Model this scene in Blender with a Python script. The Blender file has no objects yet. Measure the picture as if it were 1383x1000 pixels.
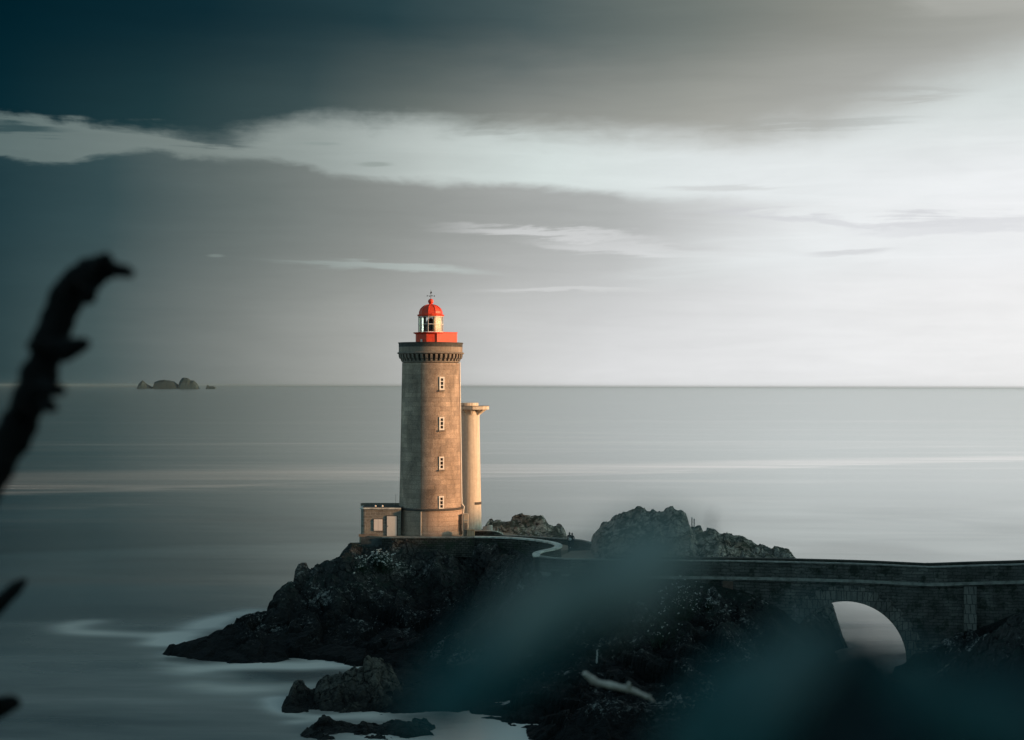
import bpy, math, random
import numpy as np
from mathutils import Vector, Matrix
R = math.radians
scene = bpy.context.scene
C = scene.collection

# ------------------------------------------------------------------ camera
F = 2200.0                      # focal length in pixels of the 1383 px wide photograph
HC = 26.0                       # eye height above the sea
ROLL = 0.0029
cam_d = bpy.data.cameras.new('camera')
cam = bpy.data.objects.new('camera', cam_d); C.objects.link(cam)
cam_d.sensor_width = 36.0
cam_d.lens = 36.0 * F / 1383.0
cam_d.shift_y = 21.5 / 1383.0
cam_d.clip_start = 0.03
cam_d.clip_end = 200000.0
cam.location = (0, 0, HC)
cam.rotation_euler = (Matrix.Rotation(R(90), 4, 'X') @ Matrix.Rotation(ROLL, 4, 'Z')).to_euler()
cam_d.dof.use_dof = True
cam_d.dof.focus_distance = 176.0
cam_d.dof.aperture_fstop = cam_d.lens / 12.5
scene.camera = cam

def P(px, py, Y):
    """point at depth Y that the photograph shows at pixel px, py"""
    dx, dy = px - 691.5, py - 521.5
    ux, uy = dx + dy * ROLL, dy - dx * ROLL
    return Vector((ux / F * Y, Y, HC - uy / F * Y))

# ------------------------------------------------------------------ node maths helper
class N:
    def __init__(s, nt, sock): s.nt, s.s = nt, sock
    def _m(s, op, *a):
        n = s.nt.nodes.new('ShaderNodeMath'); n.operation = op
        for i, v in enumerate((s,) + a):
            if isinstance(v, N): s.nt.links.new(v.s, n.inputs[i])
            else: n.inputs[i].default_value = v
        return N(s.nt, n.outputs[0])
    def __add__(s, o): return s._m('ADD', o)
    __radd__ = __add__
    def __sub__(s, o): return s._m('SUBTRACT', o)
    def __rsub__(s, o): return (s * -1.0) + o
    def __mul__(s, o): return s._m('MULTIPLY', o)
    __rmul__ = __mul__
    def __truediv__(s, o): return s._m('DIVIDE', o)
    def f(s, op, *a): return s._m(op, *a)
    def sm(s, a, b, lo=0.0, hi=1.0):
        n = s.nt.nodes.new('ShaderNodeMapRange'); n.interpolation_type = 'SMOOTHSTEP'
        s.nt.links.new(s.s, n.inputs['Value'])
        n.inputs['From Min'].default_value = a; n.inputs['From Max'].default_value = b
        n.inputs['To Min'].default_value = lo; n.inputs['To Max'].default_value = hi
        return N(s.nt, n.outputs[0])
    def lin(s, a, b, lo=0.0, hi=1.0):
        n = s.sm(a, b, lo, hi); n.s.node.interpolation_type = 'LINEAR'; return n
def vec(nt, x, y, z=0.0):
    n = nt.nodes.new('ShaderNodeCombineXYZ')
    for i, v in enumerate((x, y, z)):
        if isinstance(v, N): nt.links.new(v.s, n.inputs[i])
        else: n.inputs[i].default_value = v
    return n.outputs[0]
def sep(nt, v):
    n = nt.nodes.new('ShaderNodeSeparateXYZ'); nt.links.new(v, n.inputs[0])
    return [N(nt, o) for o in n.outputs]
def noise(nt, v, scale=1.0, detail=4.0, rough=0.5, dist=0.0, color=False):
    n = nt.nodes.new('ShaderNodeTexNoise'); n.inputs['Scale'].default_value = scale
    n.inputs['Detail'].default_value = detail; n.inputs['Roughness'].default_value = rough
    n.inputs['Distortion'].default_value = dist
    if v is not None: nt.links.new(v, n.inputs['Vector'])
    return n.outputs['Color'] if color else N(nt, n.outputs['Fac'])
def srgb(c):
    o = []
    for v in c[:3]:
        v = v / 255.0
        o.append(v / 12.92 if v <= 0.04045 else ((v + 0.055) / 1.055) ** 2.4)
    return (*o, 1.0)
def ramp(nt, fac, stops, interp='LINEAR', conv=srgb):
    n = nt.nodes.new('ShaderNodeValToRGB'); cr = n.color_ramp; cr.interpolation = interp
    while len(cr.elements) < len(stops): cr.elements.new(0.5)
    for e, (p, c) in zip(cr.elements, stops):
        e.position = p; e.color = conv(c)
    nt.links.new(fac.s, n.inputs[0])
    return n.outputs[0]
def curve(nt, fac, pts, x0, x1, y0, y1):
    """piecewise curve y(x) as a ramp of grey values"""
    n = fac.lin(x0, x1)
    out = ramp(nt, n, [((x - x0) / (x1 - x0), (y,)) for x, y in pts], 'EASE' if False else 'B_SPLINE' if False else 'LINEAR',
               conv=lambda c: tuple([(c[0] - y0) / (y1 - y0)] * 3) + (1.0,))
    m = nt.nodes.new('ShaderNodeSeparateColor'); nt.links.new(out, m.inputs[0])
    return N(nt, m.outputs[0]) * (y1 - y0) + y0
def mixc(nt, f, a, b, blend='MIX'):
    n = nt.nodes.new('ShaderNodeMix'); n.data_type = 'RGBA'; n.blend_type = blend; n.clamp_factor = True
    if isinstance(f, N): nt.links.new(f.s, n.inputs['Factor'])
    else: n.inputs['Factor'].default_value = f
    for k, v in ((6, a), (7, b)):
        if isinstance(v, (tuple, list)): n.inputs[k].default_value = v
        else: nt.links.new(v, n.inputs[k])
    return n.outputs[2]

# ------------------------------------------------------------------ sun and sky
SUN_AZ, SUN_EL = 14.0, 9.0      # degrees towards the viewer from due right; height
sd = Vector((math.cos(R(SUN_AZ)) * math.cos(R(SUN_EL)), -math.sin(R(SUN_AZ)) * math.cos(R(SUN_EL)), math.sin(R(SUN_EL))))
sl = bpy.data.lights.new('sun', 'SUN'); sun = bpy.data.objects.new('sun', sl); C.objects.link(sun)
sl.energy = 5.0; sl.angle = R(1.5); sl.color = (1.0, 0.50, 0.22)
sun.rotation_euler = sd.to_track_quat('Z', 'Y').to_euler(); sun.location = (120, -40, 90)

world = bpy.data.worlds.new('World'); scene.world = world; world.use_nodes = True
nt = world.node_tree; nt.nodes.clear()
out = nt.nodes.new('ShaderNodeOutputWorld'); bg = nt.nodes.new('ShaderNodeBackground')
bg.inputs['Strength'].default_value = 0.1
nt.links.new(bg.outputs[0], out.inputs[0])
sky = nt.nodes.new('ShaderNodeTexSky'); sky.sky_type = 'NISHITA'; sky.sun_disc = False
sky.sun_elevation = R(SUN_EL); sky.sun_rotation = math.atan2(sd.x, sd.y)
sky.air_density = 1.0; sky.dust_density = 2.0
tc = nt.nodes.new('ShaderNodeTexCoord')
dx, dy, dz = sep(nt, tc.outputs['Generated'])
az = dx.f('ARCTAN2', dy)                             # azimuth from the line of sight
hyp = (dx * dx + dy * dy).f('SQRT').f('MAXIMUM', 0.001)
U = az * 2200.0 + 691.5                              # azimuth in 1/2200 rad
V = (dz / hyp) * 2200.0                              # tangent of the elevation, same unit
uv = vec(nt, U / 520.0, V / 120.0)
nz = noise(nt, uv, 1.0, 6.0, 0.55, 0.3) - 0.5
nz2 = noise(nt, vec(nt, U / 120.0, V / 46.0, 3.3), 1.0, 6.0, 0.6, 0.4) - 0.5
nz3 = noise(nt, vec(nt, U / 260.0, V / 22.0, 8.3), 1.0, 5.0, 0.6, 0.6) - 0.5
t = (U + nz * 90.0).lin(0.0, 1383.0)
# clear sky between the clouds
clear = ramp(nt, t, [(0.0, (92, 110, 110)), (0.2, (122, 134, 131)), (0.31, (152, 162, 159)), (0.42, (188, 197, 194)), (0.54, (211, 221, 219)),
                     (0.72, (229, 234, 235)), (1.0, (239, 241, 243))])
clear = mixc(nt, V.sm(250.0, 400.0, 0.0, 0.8) * U.sm(800.0, 1200.0), clear, srgb((206, 215, 213)))
# low cloud bank
bank = ramp(nt, t, [(0.0, (30, 56, 63)), (0.11, (54, 76, 80)), (0.25, (104, 114, 112)), (0.36, (132, 137, 134)),
                    (0.48, (157, 160, 158)), (0.6, (174, 177, 176)), (0.78, (222, 224, 225)), (1.0, (240, 240, 241))])
low = ramp(nt, t, [(0.0, (40, 62, 66)), (0.1, (72, 89, 90)), (0.22, (122, 128, 125)), (0.34, (162, 164, 160)),
                   (0.48, (199, 200, 199)), (0.6, (219, 220, 221)), (0.78, (234, 235, 236)), (1.0, (240, 240, 240))])
bankc = mixc(nt, (V + nz * 60.0).sm(20.0, 260.0), low, bank)
# high dark cloud
topd = ramp(nt, t, [(0.0, (0, 30, 40)), (0.2, (14, 42, 51)), (0.38, (38, 62, 68)), (0.52, (72, 88, 90)),
                    (0.68, (112, 120, 116)), (0.8, (132, 134, 127)), (1.0, (160, 160, 153))])
topl = ramp(nt, t, [(0.0, (4, 37, 47)), (0.16, (32, 58, 63)), (0.3, (62, 80, 82)), (0.42, (110, 118, 114)), (0.52, (142, 145, 140)),
                    (0.7, (164, 165, 159)), (0.85, (172, 173, 169)), (1.0, (178, 179, 176))])
topc = mixc(nt, (V + nz * 110.0 + nz2 * 20.0).sm(345.0, 500.0), topl, topd)
h1 = curve(nt, U, [(0, 358), (120, 362), (240, 352), (290, 340), (350, 348), (410, 364), (530, 360), (700, 346), (800, 339),
                   (1000, 328), (1100, 334), (1200, 366), (1300, 398), (1383, 416), (1600, 430)], 0, 1600, 300, 460)
soft = U.lin(100.0, 1200.0, 11.0, 75.0)
m1 = ((V - h1 + nz * 22.0 + nz2 * 52.0 + nz3 * 34.0 + 19.0) / soft).sm(-0.3, 1.0)
m1 = m1 * U.lin(950.0, 1383.0, 1.0, 0.88)
wisp = ((V + nz3 * 30.0 - 470.0) / 40.0).sm(0.0, 1.0) * (U + nz2 * 120).sm(1190.0, 1290.0) * 0.45
h2 = curve(nt, U, [(0, 289), (110, 286), (160, 298), (210, 304), (380, 299), (440, 283), (500, 276), (600, 271), (750, 264),
                   (850, 257), (960, 253), (1200, 245)], 0, 1200, 200, 340)
soft2 = U.lin(100.0, 900.0, 7.0, 16.0)
m2 = ((h2 - V + 5.0 + nz * 14.0 + nz2 * 34.0 + nz3 * 16.0) / soft2).sm(-0.3, 1.0)
m2a = (U + nz3 * 260.0 + (V - 240.0) * -0.8).sm(880.0, 1160.0, 1.0, 0.25)
m2b = V.sm(120.0, 200.0, 1.0, 0.0)
m2 = m2 * (m2a.f('MAXIMUM', m2b))
skyc = mixc(nt, m2, clear, bankc)
def blob(cx, py, a, b, slope=0.0, wob=1.0, lo=0.35, hi=0.75):
    d = U - cx
    e = (V - (521.0 - py)) + d * slope + nz2 * (b * wob * 2.5) + nz3 * (b * wob * 6.0)
    g = ((d / a).f('POWER', 2.0) + (e / b).f('POWER', 2.0)) * -1.0
    return g.f('EXPONENT').sm(0.15, 0.9)
for args, col, op in (((515, 363, 150, 6.5, 0.06, 1.0), clear, 0.85), ((750, 318, 150, 7, 0.07, 1.4), (0.80, 0.81, 0.82, 1), 0.5), ((820, 333, 110, 6, 0.05, 1.6), (0.80, 0.81, 0.82, 1), 0.4),
                      ((770, 392, 120, 4, 0.0, 1.4), (0.72, 0.73, 0.73, 1), 0.5), ((295, 349, 12, 2.2, 0.0, 0.3), clear, 0.7),
                      ((1120, 300, 200, 9, 0.02, 1.6), (0.62, 0.63, 0.66, 1), 0.55), ((1290, 310, 160, 16, 0.0, 1.3), (0.66, 0.67, 0.70, 1), 0.5),
                      ((1140, 343, 60, 3.5, -0.03, 1.0), (0.6, 0.61, 0.63, 1), 0.6), ((970, 255, 90, 5, 0.0, 1.2), (0.6, 0.62, 0.62, 1), 0.6),
                      ((1180, 132, 130, 8, 0.03, 1.2), (0.50, 0.53, 0.52, 1), 0.6), ((1080, 172, 160, 9, 0.0, 1.2), (0.45, 0.48, 0.47, 1), 0.6),
                      ((30, 192, 75, 9, 0.0, 1.0), srgb((52, 76, 80)), 0.9), ((505, 225, 26, 4, 0.0, 0.8), srgb((150, 160, 156)), 0.8),
                      ((285, 190, 60, 16, 0.1, 1.0), srgb((78, 93, 94)), 0.9), ((432, 196, 30, 2.5, 0.0, 0.6), srgb((140, 152, 149)), 0.6),
                      ((660, 183, 40, 5, 0.0, 1.2), srgb((170, 178, 175)), 0.5)):
    cc = col if not isinstance(col, tuple) else col
    skyc = mixc(nt, blob(*args) * op, skyc, cc)
skyc = mixc(nt, m1, skyc, topc)
skyc = mixc(nt, wisp, skyc, srgb((186, 187, 182)))
streak = (nz3 * 0.16 + nz * 0.12 + nz2 * 0.10 + 1.0)
skyc = mixc(nt, 1.0, skyc, vec(nt, streak, streak, streak), 'MULTIPLY')
# the rest of the dome: the Nishita sky behind thin high cloud, teal tinted
ns = nt.nodes.new('ShaderNodeHueSaturation'); ns.inputs['Saturation'].default_value = 0.55; ns.inputs['Value'].default_value = 1.0
nt.links.new(sky.outputs[0], ns.inputs['Color'])
DOME = (0.84, 1.34, 1.42, 1)
dome = mixc(nt, 1.0, ns.outputs[0], DOME, 'MULTIPLY')
skyv = mixc(nt, 1.0, skyc, (10, 10, 10, 1), 'MULTIPLY'); skyv.node.clamp_result = False
out_of = az.sm(R(32), R(80)).f('MAXIMUM', az.sm(R(-60), R(-22), 1.0, 0.0)).f('MAXIMUM', dz.sm(0.26, 0.55))
fin = mixc(nt, out_of, skyv, dome)
nt.links.new(fin, bg.inputs['Color'])
world.cycles.sampling_method = 'MANUAL'; world.cycles.sample_map_resolution = 1024
scene.view_settings.view_transform = 'Standard'; scene.view_settings.look = 'None'
scene.view_settings.exposure = 0.0; scene.view_settings.gamma = 1.0
scene.render.engine = 'CYCLES'
scene.cycles.use_denoising = True
scene.cycles.max_bounces = 6; scene.cycles.transparent_max_bounces = 8
scene.cycles.sample_clamp_indirect = 4.0

# ------------------------------------------------------------------ mesh helpers
def tag(o, label=None, cat=None, group=None, kind=None):
    if label: o['label'] = label
    if cat: o['category'] = cat
    if group: o['group'] = group
    if kind: o['kind'] = kind
    return o
def thing(name, label, cat, loc=(0, 0, 0), group=None):
    o = bpy.data.objects.new(name, None); C.objects.link(o); o.location = loc; o.empty_display_size = 0.5
    return tag(o, label, cat, group)
class MB:
    def __init__(s): s.v, s.f = [], []
    def add(s, vs, fs):
        b = len(s.v); s.v += [tuple(v) for v in vs]; s.f += [tuple(b + i for i in f) for f in fs]; return s
    def box(s, c, size, rz=0.0):
        x, y, z = [d / 2 for d in size]; m = Matrix.Rotation(rz, 3, 'Z'); c = Vector(c)
        vs = [c + m @ Vector((a * x, b * y, d * z)) for d in (-1, 1) for a, b in ((-1, -1), (1, -1), (1, 1), (-1, 1))]
        return s.add(vs, [(3, 2, 1, 0), (4, 5, 6, 7), (0, 1, 5, 4), (1, 2, 6, 5), (2, 3, 7, 6), (3, 0, 4, 7)])
    def lathe(s, prof, c=(0, 0, 0), seg=64, a0=0.0, cap=True):
        c = Vector(c); vs, fs = [], []
        for r, z in prof:
            for i in range(seg):
                a = a0 + 2 * math.pi * i / seg
                vs.append(c + Vector((r * math.cos(a), r * math.sin(a), z)))
        for k in range(len(prof) - 1):
            for i in range(seg):
                j = (i + 1) % seg
                fs.append((k * seg + i, k * seg + j, (k + 1) * seg + j, (k + 1) * seg + i))
        if cap:
            fs.append(tuple(range(seg - 1, -1, -1))); n = (len(prof) - 1) * seg; fs.append(tuple(n + i for i in range(seg)))
        return s.add(vs, fs)
    def tube(s, pts, rad, seg=10):
        pts = [Vector(p) for p in pts]
        if not hasattr(rad, '__len__'): rad = [rad] * len(pts)
        vs, fs = [], []
        up = Vector((0, 0, 1)); n = None
        for k, p in enumerate(pts):
            d = (pts[min(k + 1, len(pts) - 1)] - pts[max(k - 1, 0)]).normalized()
            if n is None: n = d.cross(up if abs(d.z) < 0.9 else Vector((1, 0, 0))).normalized()
            n = (n - d * n.dot(d)).normalized(); b = d.cross(n)
            for i in range(seg):
                a = 2 * math.pi * i / seg
                vs.append(p + (n * math.cos(a) + b * math.sin(a)) * rad[k])
        for k in range(len(pts) - 1):
            for i in range(seg):
                j = (i + 1) % seg
                fs.append((k * seg + i, k * seg + j, (k + 1) * seg + j, (k + 1) * seg + i))
        fs.append(tuple(range(seg - 1, -1, -1))); m = (len(pts) - 1) * seg; fs.append(tuple(m + i for i in range(seg)))
        return s.add(vs, fs)
    def prism(s, poly, z0, z1):
        n = len(poly)
        vs = [(x, y, z0) for x, y in poly] + [(x, y, z1) for x, y in poly]
        fs = [tuple(range(n - 1, -1, -1)), tuple(range(n, 2 * n))] + [(i, (i + 1) % n, n + (i + 1) % n, n + i) for i in range(n)]
        return s.add(vs, fs)
    def ribbon(s, pts, w0, w1, zb, zt):
        """wall along 3-D points; w0..w1 offsets to the right of travel; zb, zt added to each point's z (zb may be absolute callable)"""
        pts = [Vector(p) for p in pts]; vs = []
        for k, p in enumerate(pts):
            d = (pts[min(k + 1, len(pts) - 1)] - pts[max(k - 1, 0)]); d.z = 0; d.normalize(); n = Vector((d.y, -d.x, 0))
            if 0 < k < len(pts) - 1:
                a = (pts[k] - pts[k - 1]); a.z = 0; a.normalize(); na = Vector((a.y, -a.x, 0)); n = n / max(0.5, n.dot(na))
            b = zb(p) if callable(zb) else p.z + zb
            for w, z in ((w0, b), (w1, b), (w1, p.z + zt), (w0, p.z + zt)):
                q = p + n * w; vs.append((q.x, q.y, z))
        fs = [(3, 2, 1, 0)]
        for k in range(len(pts) - 1):
            o = k * 4
            for i in range(4): fs.append((o + i, o + (i + 1) % 4, o + 4 + (i + 1) % 4, o + 4 + i))
        o = (len(pts) - 1) * 4; fs.append((o, o + 1, o + 2, o + 3))
        return s.add(vs, fs)
    def build(s, name, mat, parent=None, smooth=False, bevel=0.0):
        me = bpy.data.meshes.new(name); me.from_pydata(s.v, [], s.f); me.update()
        if mat: me.materials.append(mat)
        o = bpy.data.objects.new(name, me); C.objects.link(o)
        if parent:
            o.parent = parent
        if smooth:
            me.shade_smooth()
            try: me.set_sharp_from_angle(angle=R(40))
            except Exception: pass
        if bevel:
            b = o.modifiers.new('bevel', 'BEVEL'); b.width = bevel; b.segments = 2; b.limit_method = 'ANGLE'
        return o
def spline(pts, n=8):
    """Catmull-Rom through 3-D points"""
    p = [Vector(q) for q in pts]; p = [p[0] * 2 - p[1]] + p + [p[-1] * 2 - p[-2]]; o = []
    for i in range(1, len(p) - 2):
        for k in range(n):
            t = k / n
            o.append(0.5 * ((2 * p[i]) + (p[i + 1] - p[i - 1]) * t + (2 * p[i - 1] - 5 * p[i] + 4 * p[i + 1] - p[i + 2]) * t * t
                            + (3 * p[i] - p[i - 1] - 3 * p[i + 1] + p[i + 2]) * t ** 3))
    o.append(p[-2]); return o

# ------------------------------------------------------------------ numpy noise
def _h(ix, iy, iz, k):
    n = (ix.astype(np.int64) * 73856093) ^ (iy.astype(np.int64) * 19349663) ^ (iz.astype(np.int64) * 83492791) ^ (k * 2654435761)
    n = (n ^ (n >> 13)) * 1274126177 & 0x7fffffff
    n = (n ^ (n >> 15)) * 2246822519 & 0x7fffffff
    return ((n ^ (n >> 16)) & 0xffffff) / float(0xffffff)
def vnoise(x, y, z=0.0, k=1):
    x, y, z = np.broadcast_arrays(np.asarray(x, float), np.asarray(y, float), np.asarray(z, float))
    ix, iy, iz = np.floor(x), np.floor(y), np.floor(z); fx, fy, fz = x - ix, y - iy, z - iz
    fx, fy, fz = [t * t * (3 - 2 * t) for t in (fx, fy, fz)]; r = 0
    for a in (0, 1):
        for b in (0, 1):
            for c in (0, 1):
                r = r + _h(ix + a, iy + b, iz + c, k) * (fx if a else 1 - fx) * (fy if b else 1 - fy) * (fz if c else 1 - fz)
    return r * 2 - 1
def fbm(x, y, s, o=5, k=1, g=0.5):
    r, a, f = 0, 1.0, 1.0 / s
    for i in range(o):
        r = r + a * vnoise(x * f, y * f, i * 7.3, k + i); a *= g; f *= 2.03
    return r
def crag(x, y, s, k=1, tilt=0.5, step=0.5):
    """fractured blocks: every Voronoi cell is a tilted facet"""
    u, v = x / s, y / s; iu, iv = np.floor(u), np.floor(v)
    best = np.full(u.shape, 9.0); val = np.zeros(u.shape); zz = np.zeros(u.shape)
    for a in (-1, 0, 1):
        for b in (-1, 0, 1):
            cu, cv = iu + a, iv + b
            px, py = cu + _h(cu, cv, zz, k), cv + _h(cu, cv, zz, k + 1)
            du, dv = u - px, v - py
            d = du * du + dv * dv
            tx, ty = _h(cu, cv, zz, k + 2) - 0.5, _h(cu, cv, zz, k + 3) - 0.35
            h = (_h(cu, cv, zz, k + 4) - 0.5) * step + (du * tx + dv * ty) * 2 * tilt
            m = d < best; best = np.where(m, d, best); val = np.where(m, h, val)
    return val * s
def rocky(x, y, big=4.0, k=1):
    wx, wy = x + fbm(x, y, 5, 3, k + 50) * 1.2, y + fbm(x, y, 5, 3, k + 60) * 1.2
    r = crag(wx * 0.8 + wy * 0.5, wy * 0.6 - wx * 0.3, big, k, 0.55, 0.38) + crag(wx, wy * 0.7, big * 0.38, k + 11, 0.6, 0.5)
    r = r + crag(wx * 0.6, wy, big * 0.15, k + 22, 0.6, 0.5) + fbm(x, y, 0.9, 3, k + 33) * 0.16
    return r
def despike(Z, lim, n=1):
    for _ in range(n):
        m = np.zeros_like(Z); k = 0
        for a in (-2, -1, 0, 1, 2):
            for b in (-2, -1, 0, 1, 2): m += np.roll(np.roll(Z, a, 0), b, 1); k += 1
        m /= k; Z = np.minimum(Z, m + lim)
    return Z
def sstep(a, b, x):
    t = np.clip((x - a) / (b - a), 0, 1); return t * t * (3 - 2 * t)
def grid_mesh(name, X, Y, Z, mat, keep=None, parent=None, smooth=False, attr=None):
    ny, nx = X.shape
    co = np.stack([X, Y, Z], -1).reshape(-1, 3)
    i = np.arange(ny - 1)[:, None] * nx + np.arange(nx - 1)[None, :]
    q = np.stack([i, i + 1, i + nx + 1, i + nx], -1).reshape(-1, 4)
    if keep is not None:
        kf = keep.reshape(-1); q = q[kf[q].any(1)]
        used = np.unique(q); remap = -np.ones(len(co), int); remap[used] = np.arange(len(used))
        co = co[used]; q = remap[q]
        if attr is not None: attr = attr.reshape(-1)[used]
    me = bpy.data.meshes.new(name); me.vertices.add(len(co)); me.vertices.foreach_set('co', co.ravel())
    me.loops.add(len(q) * 4); me.loops.foreach_set('vertex_index', q.ravel())
    me.polygons.add(len(q)); me.polygons.foreach_set('loop_start', np.arange(len(q)) * 4)
    me.update(calc_edges=True); me.validate()
    if attr is not None:
        a = me.attributes.new('foam', 'FLOAT', 'POINT'); a.data.foreach_set('value', np.asarray(attr, float).ravel())
    me.materials.append(mat)
    if smooth: me.shade_smooth()
    else: me.shade_flat()
    o = bpy.data.objects.new(name, me); C.objects.link(o)
    if parent: o.parent = parent
    return o

# ------------------------------------------------------------------ materials
def mat(name, col=(0.5, 0.5, 0.5), rough=0.8, metal=0.0, var=0.0, scale=3.0, bump=0.0, bscale=20.0, spec=0.3):
    m = bpy.data.materials.new(name); m.use_nodes = True; nt = m.node_tree
    b = nt.nodes['Principled BSDF']; b.inputs['Roughness'].default_value = rough; b.inputs['Metallic'].default_value = metal
    b.inputs['Specular IOR Level'].default_value = spec
    b.inputs['Base Color'].default_value = (*col, 1)
    tcn = nt.nodes.new('ShaderNodeTexCoord')
    if var:
        n = noise(nt, tcn.outputs['Object'], scale, 6, 0.65)
        f = n.lin(0.3, 0.7, 1 - var, 1 + var)
        nt.links.new(mixc(nt, 1.0, (*col, 1), vec(nt, f, f, f), 'MULTIPLY'), b.inputs['Base Color'])
    if bump:
        bp = nt.nodes.new('ShaderNodeBump'); bp.inputs['Strength'].default_value = 1.0; bp.inputs['Distance'].default_value = bump
        nt.links.new(noise(nt, tcn.outputs['Object'], bscale, 5, 0.6).s, bp.inputs['Height']); nt.links.new(bp.outputs[0], b.inputs['Normal'])
    return m
def masonry(name, c1, c2, mortar, bw=0.9, bh=0.42, ms=0.02, cyl=0.0, var=0.25, stain=0.35, bump=0.02, irregular=0.0, moss=None):
    m = bpy.data.materials.new(name); m.use_nodes = True; nt = m.node_tree; b = nt.nodes['Principled BSDF']
    b.inputs['Roughness'].default_value = 0.9; b.inputs['Specular IOR Level'].default_value = 0.2
    tcn = nt.nodes.new('ShaderNodeTexCoord'); x, y, z = sep(nt, tcn.outputs['Object'])
    if cyl: u = y.f('ARCTAN2', x) * cyl
    else: u = x + y * 0.7
    wob = noise(nt, tcn.outputs['Object'], 1.7, 3, 0.5) - 0.5
    v = vec(nt, u + wob * (0.1 + irregular), z + wob * (0.02 + irregular * 0.6))
    br = nt.nodes.new('ShaderNodeTexBrick'); nt.links.new(v, br.inputs['Vector'])
    br.inputs['Color1'].default_value = (*c1, 1); br.inputs['Color2'].default_value = (*c2, 1); br.inputs['Mortar'].default_value = (*mortar, 1)
    br.inputs['Scale'].default_value = 1.0; br.inputs['Brick Width'].default_value = bw; br.inputs['Row Height'].default_value = bh
    br.inputs['Mortar Size'].default_value = ms; br.inputs['Mortar Smooth'].default_value = 0.3; br.offset = 0.5
    big = noise(nt, vec(nt, u * 0.5, z * 0.25), 1.0, 5, 0.6, 0.4)
    fine = noise(nt, tcn.outputs['Object'], 9.0, 5, 0.7)
    f = big.lin(0.3, 0.72, 1 - stain, 1 + stain * 0.5) * fine.lin(0.3, 0.7, 1 - var, 1 + var)
    col = mixc(nt, 1.0, br.outputs['Color'], vec(nt, f, f, f), 'MULTIPLY')
    drip = noise(nt, vec(nt, u * 2.2, z * 0.16, 5.0), 1.0, 4, 0.6)
    col = mixc(nt, drip.sm(0.56, 0.74, 0.0, 0.55), col, tuple(c * 0.35 for c in c1) + (1,))
    pale = noise(nt, vec(nt, u * 0.9, z * 0.9, 9.0), 1.0, 6, 0.75)
    col = mixc(nt, pale.sm(0.6, 0.75, 0.0, 0.4), col, (min(1, c1[0] * 1.35), min(1, c1[1] * 1.35), min(1, c1[2] * 1.3), 1))
    if moss:
        mo = noise(nt, tcn.outputs['Object'], 0.9, 6, 0.7)
        col = mixc(nt, mo.sm(0.5, 0.64, 0.0, 0.8), col, (*moss, 1))
    nt.links.new(col, b.inputs['Base Color'])
    bp = nt.nodes.new('ShaderNodeBump'); bp.inputs['Distance'].default_value = bump
    hsum = fine * 0.8 - N(nt, br.outputs['Fac'])
    nt.links.new(hsum.s, bp.inputs['Height']); nt.links.new(bp.outputs[0], b.inputs['Normal'])
    return m
def rock_mat(name, dry, wet, veg=None, zlo=2.0, zhi=8.0, fleck=0.0, warm=None):
    m = bpy.data.materials.new(name); m.use_nodes = True; nt = m.node_tree; b = nt.nodes['Principled BSDF']
    geo = nt.nodes.new('ShaderNodeNewGeometry'); pos = geo.outputs['Position']; x, y, z = sep(nt, pos); nx, ny, nzz = sep(nt, geo.outputs['Normal'])
    n1 = noise(nt, pos, 0.55, 7, 0.7, 0.5); n2 = noise(nt, pos, 3.2, 6, 0.75)
    col = mixc(nt, (z + (n1 - 0.5) * 5.0).sm(zlo, zhi), (*wet, 1), (*dry, 1))
    f = n2.lin(0.3, 0.7, 0.3, 1.9)
    col = mixc(nt, 1.0, col, vec(nt, f, f, f), 'MULTIPLY')
    if warm:
        col = mixc(nt, noise(nt, pos, 0.35, 5, 0.6).sm(0.5, 0.62, 0.0, 0.7) * z.sm(zlo, zhi), col, (*warm, 1))
    # cracks
    vo = nt.nodes.new('ShaderNodeTexVoronoi'); vo.feature = 'DISTANCE_TO_EDGE'; vo.inputs['Scale'].default_value = 0.9
    warp = nt.nodes.new('ShaderNodeVectorMath'); warp.operation = 'ADD'; nt.links.new(pos, warp.inputs[0])
    nt.links.new(noise(nt, pos, 1.0, 4, 0.6, 0, True), warp.inputs[1]); nt.links.new(warp.outputs[0], vo.inputs['Vector'])
    ck = N(nt, vo.outputs['Distance']).sm(0.0, 0.09, 1.0, 0.0)
    col = mixc(nt, ck * noise(nt, pos, 0.7, 3, 0.6).sm(0.4, 0.6, 0.3, 0.9), col, (0.006, 0.006, 0.006, 1))
    if veg:
        vm = (nzz + (noise(nt, pos, 0.8, 5, 0.7) - 0.5) * 1.6).sm(0.62, 0.86) * z.sm(3.2, 5.5)
        col = mixc(nt, vm * 0.85, col, (*veg, 1))
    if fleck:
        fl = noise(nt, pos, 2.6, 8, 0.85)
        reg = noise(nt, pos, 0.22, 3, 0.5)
        fm = (fl + (reg - 0.5) * 0.45 + nzz * 0.05).sm(0.60, 0.68) * (z.sm(0.8, 2.5))  # random lichen flecks, denser on upward faces to paint in side-lit ledges
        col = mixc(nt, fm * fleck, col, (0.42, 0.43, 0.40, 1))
    nt.links.new(col, b.inputs['Base Color'])
    b.inputs['Roughness'].default_value = 0.85; b.inputs['Specular IOR Level'].default_value = 0.25
    bp = nt.nodes.new('ShaderNodeBump'); bp.inputs['Distance'].default_value = 0.45
    hs = n2 + noise(nt, pos, 11.0, 4, 0.7) * 0.4 - ck * 0.5
    nt.links.new(hs.s, bp.inputs['Height']); nt.links.new(bp.outputs[0], b.inputs['Normal'])
    return m
M_rock = rock_mat('headland_rock', (0.058, 0.060, 0.058), (0.005, 0.006, 0.007), veg=(0.018, 0.034, 0.026), fleck=0.9)
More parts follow.
